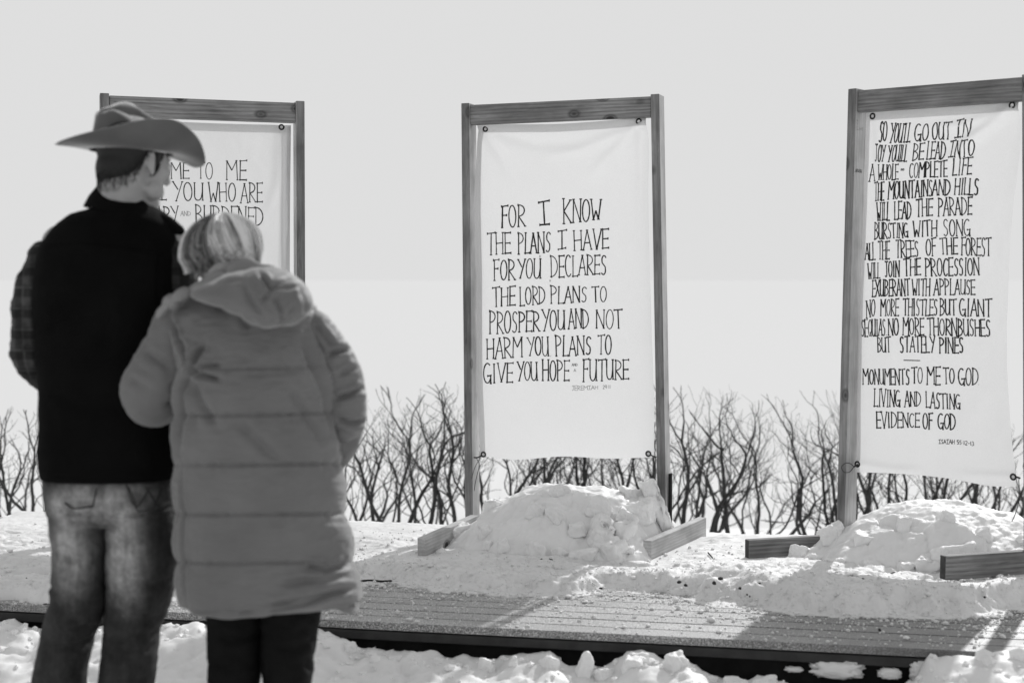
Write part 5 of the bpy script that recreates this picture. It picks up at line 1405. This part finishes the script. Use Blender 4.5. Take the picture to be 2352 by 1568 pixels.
def coat_d(P, N, px, py):
    d = np.zeros(len(P))
    sy = seam_y
    for i in range(1, len(sy)):
        a, b_ = sy[i - 1] + 0.0 * px, sy[i] + 0.0 * px
        slope = -0.012 * (px - 600) * (i < 4)
        t = np.clip((py - a - slope) / (b_ - a), 0, 1)
        d += .008 * np.where((t > 0) & (t < 1), np.sin(np.pi * t) ** .55, 0)
    d = np.where(py < 848, d * .35, d)
    side = smooth(-.1, .5, np.abs(N[:, 0]))
    d = d * (1 + .5 * side)
    d += creases(px, py, N, [(s, .0028, 3.6) for s in SEAM] + [(a_, b_ * 2.1, c_ * 1.0) for a_, b_, c_ in coat_cr])
    d += .004 * fbm(px / 60, py / 34, P[:, 1] * 5, 4, 120) - .003 * np.abs(fbm(px / 70 + py / 90, py / 26, 0, 3, 128)) + .0015 * fbm(px / 18, py / 12, 0, 3, 121)
    for s in SEAM:                      # puckers along the seams
        yy = np.interp(px, [q[0] for q in s], [q[1] for q in s]); k_ = np.exp(-((py - yy) / 14) ** 2)
        d += .0035 * k_ * vnoise(px / 9, py / 60, 0, 55)
    return d
coat_secs = [(640, 500, 600, .06, .03), (660, 455, 660, .09, .02), (690, 418, 705, .110, .01), (720, 400, 722, .126, 0), (760, 396, 736, .138, 0), (810, 402, 750, .148, 0), (860, 412, 758, .155, 0), (950, 414, 768, .160, 0), (1066, 410, 780, .165, 0), (1180, 411, 790, .168, 0), (1240, 411, 800, .17, 0),
             (1291, 414, 806, .17, 0), (1330, 417, 817, .175, 0), (1355, 420, 821, .178, 0), (1372, 424, 823, .174, 0)]
coat = px_loft('parka', coat_secs, DW, M['coat'], wroot, 200, 360, coat_d, 2.3)
# back hem dips lower on the left: a hanging hem band
hemP = []
nuh = 120
for (yo, sc_) in ((0, 1.0), (8, 1.005), (16, 1.0), (20, .985), (14, .96), (0, .95)):
    row = []
    for i in range(nuh):
        a = math.pi + math.pi * i / (nuh - 1)           # near half, left to right
        x = 625 + 199 * sc_ * math.copysign(abs(math.cos(a)) ** .87, math.cos(a)); yd = DW - .176 * sc_ * abs(math.sin(a)) ** .87
        base = float(np.interp(x, [426, 470, 560, 640, 700, 745, 770, 800, 825], [1350, 1365, 1364, 1356, 1342, 1334, 1342, 1366, 1386]))
        row.append(at(x, base + yo, DW)); row[-1] = Vector((row[-1].x, yd + 0.004 * math.sin(x / 13.0), row[-1].z))
    hemP.append([tuple(v) for v in row])
hemP = np.array(hemP)
mesh_obj('hem', hemP.reshape(-1, 3), grid_faces(nuh, len(hemP), False), M['coat'], coat)

def slv(cl, seed):
    def f(P, N, px, py):
        return .005 * fbm(px / 45, py / 40, P[:, 1] * 8, 4, seed) + .0015 * fbm(px / 14, py / 12, 0, 3, seed + 2) + 1.7 * creases(px, py, N, cl)
    return f
tube('sleeve', [at(430, 705, DW + .01), at(416, 745, DW), at(388, 815, DW - .005), at(352, 892, DW), at(352, 914, DW + .05), at(372, 918, DW + .13), at(395, 910, DW + .24)], [.058, .066, .070, .080, .072, .066, .052], M['coat'], coat, 64, 150,
     slv([([(437, 850), (420, 880), (395, 890)], .006, 7), ([(330, 800), (370, 830), (400, 850)], .0035, 10), ([(300, 870), (340, 890)], .003, 8), ([(425, 905), (400, 925), (380, 930)], .006, 6)], 131))
tube('sleeve', [at(684, 716, DW + .01), at(708, 755, DW), at(750, 812, DW), at(779, 870, DW), at(787, 930, DW), at(783, 990, DW + .03), at(764, 1040, DW + .08), at(745, 1075, DW + .12)], [.054, .058, .057, .059, .060, .054, .046, .036], M['coat'], coat, 64, 170,
     slv([([(755, 812), (780, 808), (802, 800)], .010, 6), ([(770, 915), (805, 905), (842, 888)], .010, 6), ([(772, 960), (810, 972), (846, 965)], .010, 6), ([(720, 740), (745, 770), (770, 800)], .006, 6), ([(765, 1010), (800, 1020), (830, 1005)], .004, 6), ([(778, 860), (800, 850), (822, 842)], .005, 6)], 141))

# hood lying on the back: a puffy folded shape
def pad(name, outline, c, D, thick, mat, parent, creases_=(), back=.03, noise_a=.004, seed=0, p_=2.6, lean=0.0):
    n = len(outline); m_ = 160
    ang = np.array([math.atan2(y - c[1], x - c[0]) for x, y in outline]); rad = np.array([math.hypot(x - c[0], y - c[1]) for x, y in outline])
    o = np.argsort(ang); ang, rad = ang[o], rad[o]
    th = np.linspace(-math.pi, math.pi, m_, endpoint=False); rr_ = np.interp(th, ang, rad, period=2 * math.pi)
    ker = np.array([1, 2, 3, 2, 1.0]); ker /= ker.sum(); rr_ = np.convolve(np.r_[rr_[-2:], rr_, rr_[:2]], ker, mode='valid')
    P = []
    for side, qs in ((1, np.linspace(0.02, 1, 44)), (-1, np.linspace(1, .02, 16)[1:])):
        for q in qs:
            row = []
            for a, r in zip(th, rr_):
                x = c[0] + r * q * math.cos(a); y = c[1] + r * q * math.sin(a)
                h = (1 - q ** p_) ** .5 if q < 1 else 0
                w_ = at(x, y, D); yy = D + lean * (y - c[1]) - (thick * h if side > 0 else -back * h)
                row.append((w_.x, yy, w_.z))
            P.append(row)
    P = np.array(P)
    def f(Q, N, px, py):
        return noise_a * fbm(px / 40, py / 34, Q[:, 1] * 8, 4, seed) + .95 * creases(px, py, N, creases_)
    return rings(name, P, mat, parent, f)
hood_out = [(432, 682), (445, 664), (500, 640), (560, 622), (600, 612), (640, 616), (672, 632), (696, 650), (714, 676), (722, 700), (712, 722), (690, 738), (655, 750), (620, 752), (605, 747), (560, 726), (510, 704), (462, 688)]
pad('hood', hood_out, (600, 686), DW - .160, .11, M['coat'], coat,
    [([(596, 625), (622, 665), (660, 640)], .010, 5), ([(622, 668), (603, 692)], .007, 5), ([(625, 665), (690, 658)], .007, 4), ([(692, 655), (702, 690), (706, 730)], .010, 6), ([(628, 680), (645, 712), (646, 742)], .007, 5), ([(556, 650), (575, 690), (612, 738)], .006, 6), ([(680, 700), (655, 730), (635, 742)], .005, 5), ([(520, 650), (560, 640)], .004, 6)], .05, .004, 151, 3.6, -0.0004)
pad('hood_edge', [(354, 722), (372, 700), (400, 676), (424, 657), (440, 662), (436, 682), (415, 694), (390, 712), (362, 736)], (398, 694), DW - .10, .028, M['coat_edge'], coat, [], .02, .003, 153, 2.2)
pad('collar_lining', [(430, 660), (470, 640), (520, 622), (600, 606), (640, 612), (600, 640), (520, 655), (450, 680)], (530, 640), DW - .10, .03, M['coat_edge'], coat, [], .03, .003, 157, 2.2)

# trousers and boots
def pant_d(seed):
    cl = [([(478, 1450), (530, 1470), (598, 1455)], .006, 9), ([(480, 1520), (540, 1535), (595, 1520)], .005, 9), ([(690, 1430), (725, 1470), (735, 1500)], .009, 9), ([(620, 1480), (670, 1490), (720, 1470)], .006, 9), ([(700, 1520), (722, 1545)], .007, 7)]
    return lambda P, N, px, py: .006 * fbm(px / 40, py / 26, P[:, 1] * 6, 4, seed) + creases(px, py, N, cl)
fyw = 640 + (CAM_H - gw) / DW * FPX
for k_, sc in enumerate(([(1360, 476, 610, .10, 0), (1400, 477, 606, .10, 0), (1450, 479, 602, .095, 0), (1500, 480, 600, .092, 0), (1568, 480, 596, .09, 0), (1700, 484, 592, .08, 0), (fyw - 60, 488, 590, .075, 0), (fyw - 20, 486, 592, .075, 0)],
                         [(1360, 598, 742, .10, 0), (1400, 598, 736, .10, 0), (1450, 600, 728, .095, 0), (1500, 602, 722, .092, 0), (1568, 606, 716, .09, 0), (1700, 608, 705, .08, 0), (fyw - 60, 610, 700, .075, 0), (fyw - 20, 608, 702, .075, 0)])):
    px_loft('trouser_leg', sc, DW, M['pants'], wroot, 64, 150, pant_d(161 + k_), 2.2)
    fx = at(539 if k_ == 0 else 655, 1700, DW).x
    tube('boot', [Vector((fx, DW - .05, gw + .05)), Vector((fx, DW, gw + .05)), Vector((fx, DW + .08, gw + .045)), Vector((fx, DW + .16, gw + .035))], [.046, .048, .042, .034], M['boot'], wroot, 24, 40)

# blonde bob: dark under-shell and long strands
hcx = at(510, 560, DW)
def dome(a, t, lift=0.0):
    """a: azimuth (0 = towards the camera), t: 0 crown .. 1 lower rim"""
    cr = at(510, 492, DW - .03)
    side = math.sin(a)
    # the outline of the bob in px around its axis
    lx = float(np.interp(t, [0, .12, .3, .5, .7, .85, 1], [0, 28, 54, 76, 88, 93, 84]))
    rx_ = float(np.interp(t, [0, .12, .3, .5, .7, .85, 1], [0, 34, 60, 78, 88, 94, 96]))
    r_px = lx if side < 0 else rx_
    depth = float(np.interp(t, [0, .12, .3, .5, .7, .85, 1], [0, .045, .080, .100, .112, .108, .088])) * (1 if math.cos(a) > 0 else .95)
    bottom = 612 - 4 * side * 1.0 + (6 if side < 0 else -12 * side)
    yp = 489 + (bottom - 489) * (t ** 1.25) if t < 1 else bottom
    xc = 512 - 6 * t
    w_ = at(xc + side * (r_px + lift * 900), yp - lift * 500 * (1 - t), DW)
    return Vector((w_.x, DW - math.cos(a) * (depth + lift), w_.z))
na, nb = 64, 30
sh = []
for j in range(nb):
    for i in range(na): sh.append(tuple(dome(-math.pi + 2 * math.pi * i / na, j / (nb - 1), -.006)))
wh = mesh_obj('hair', sh, grid_faces(na, nb, True), M['hair_low'], wroot)
V, F, FM = [], [], []
rr = random.Random(11)
clump = [rr.random() for _ in range(64)]
for s in range(3600):
    a = rr.uniform(-2.3, 2.3) if rr.random() < .85 else rr.uniform(-math.pi, math.pi)
    ci = int((a + math.pi) / (2 * math.pi) * 60) % 60
    a_c = (ci + .5) / 60 * 2 * math.pi - math.pi
    cl = clump[ci]
    u = cl * .50 + rr.random() * .52 + .12 * math.sin(a)  # strands paler towards the right: sun glow painted into the hair colour
    mi = 2 if u < .36 else (1 if u < .66 else 0)
    lift0 = rr.uniform(-.002, .010) + .004 * (cl - .5)
    t0 = rr.choice([0, 0, 0, rr.uniform(0, .3)]); t1 = rr.uniform(.88, 1.05)
    sweep = rr.uniform(-.08, .08) + .42 * float(smooth(-1.7, -.9, a) * smooth(1.3, .3, a))
    pts = []
    n = 13
    for i in range(n):
        t = t0 + (t1 - t0) * i / (n - 1)
        aa = a * (.82 + .18 * t) + sweep * t * t + (a_c - a) * .55 * t + .32 * math.sin(a) * (t - .5) * .0
        lf = lift0 * math.sin(math.pi * min(1, t + .1)) - (.004 * smooth(.82, 1.0, t) if rr else 0)
        pts.append(dome(aa, min(t, 1.0), float(lf)) + (Vector((0, 0, -.020 * (t - 1) * 10)) if t > 1 else Vector()))
    rad = rr.uniform(.0007, .0014)
    rads = [rad * (1 - .5 * abs(2 * i / (n - 1) - 1) ** 3) for i in range(n)]
    n0 = len(V)
    v_, f_ = branch_tubes([(pts, rads)], 3)
    V += [tuple(q) for q in v_]; F += [tuple(i + n0 for i in f) for f in f_]; FM += [mi] * len(f_)
hs_ = mesh_obj('strands', V, F, None, wh, True, mats=[M['hair_light'], M['hair_mid'], M['hair_low']], fmat=FM); hs_['kind'] = 'stuff'
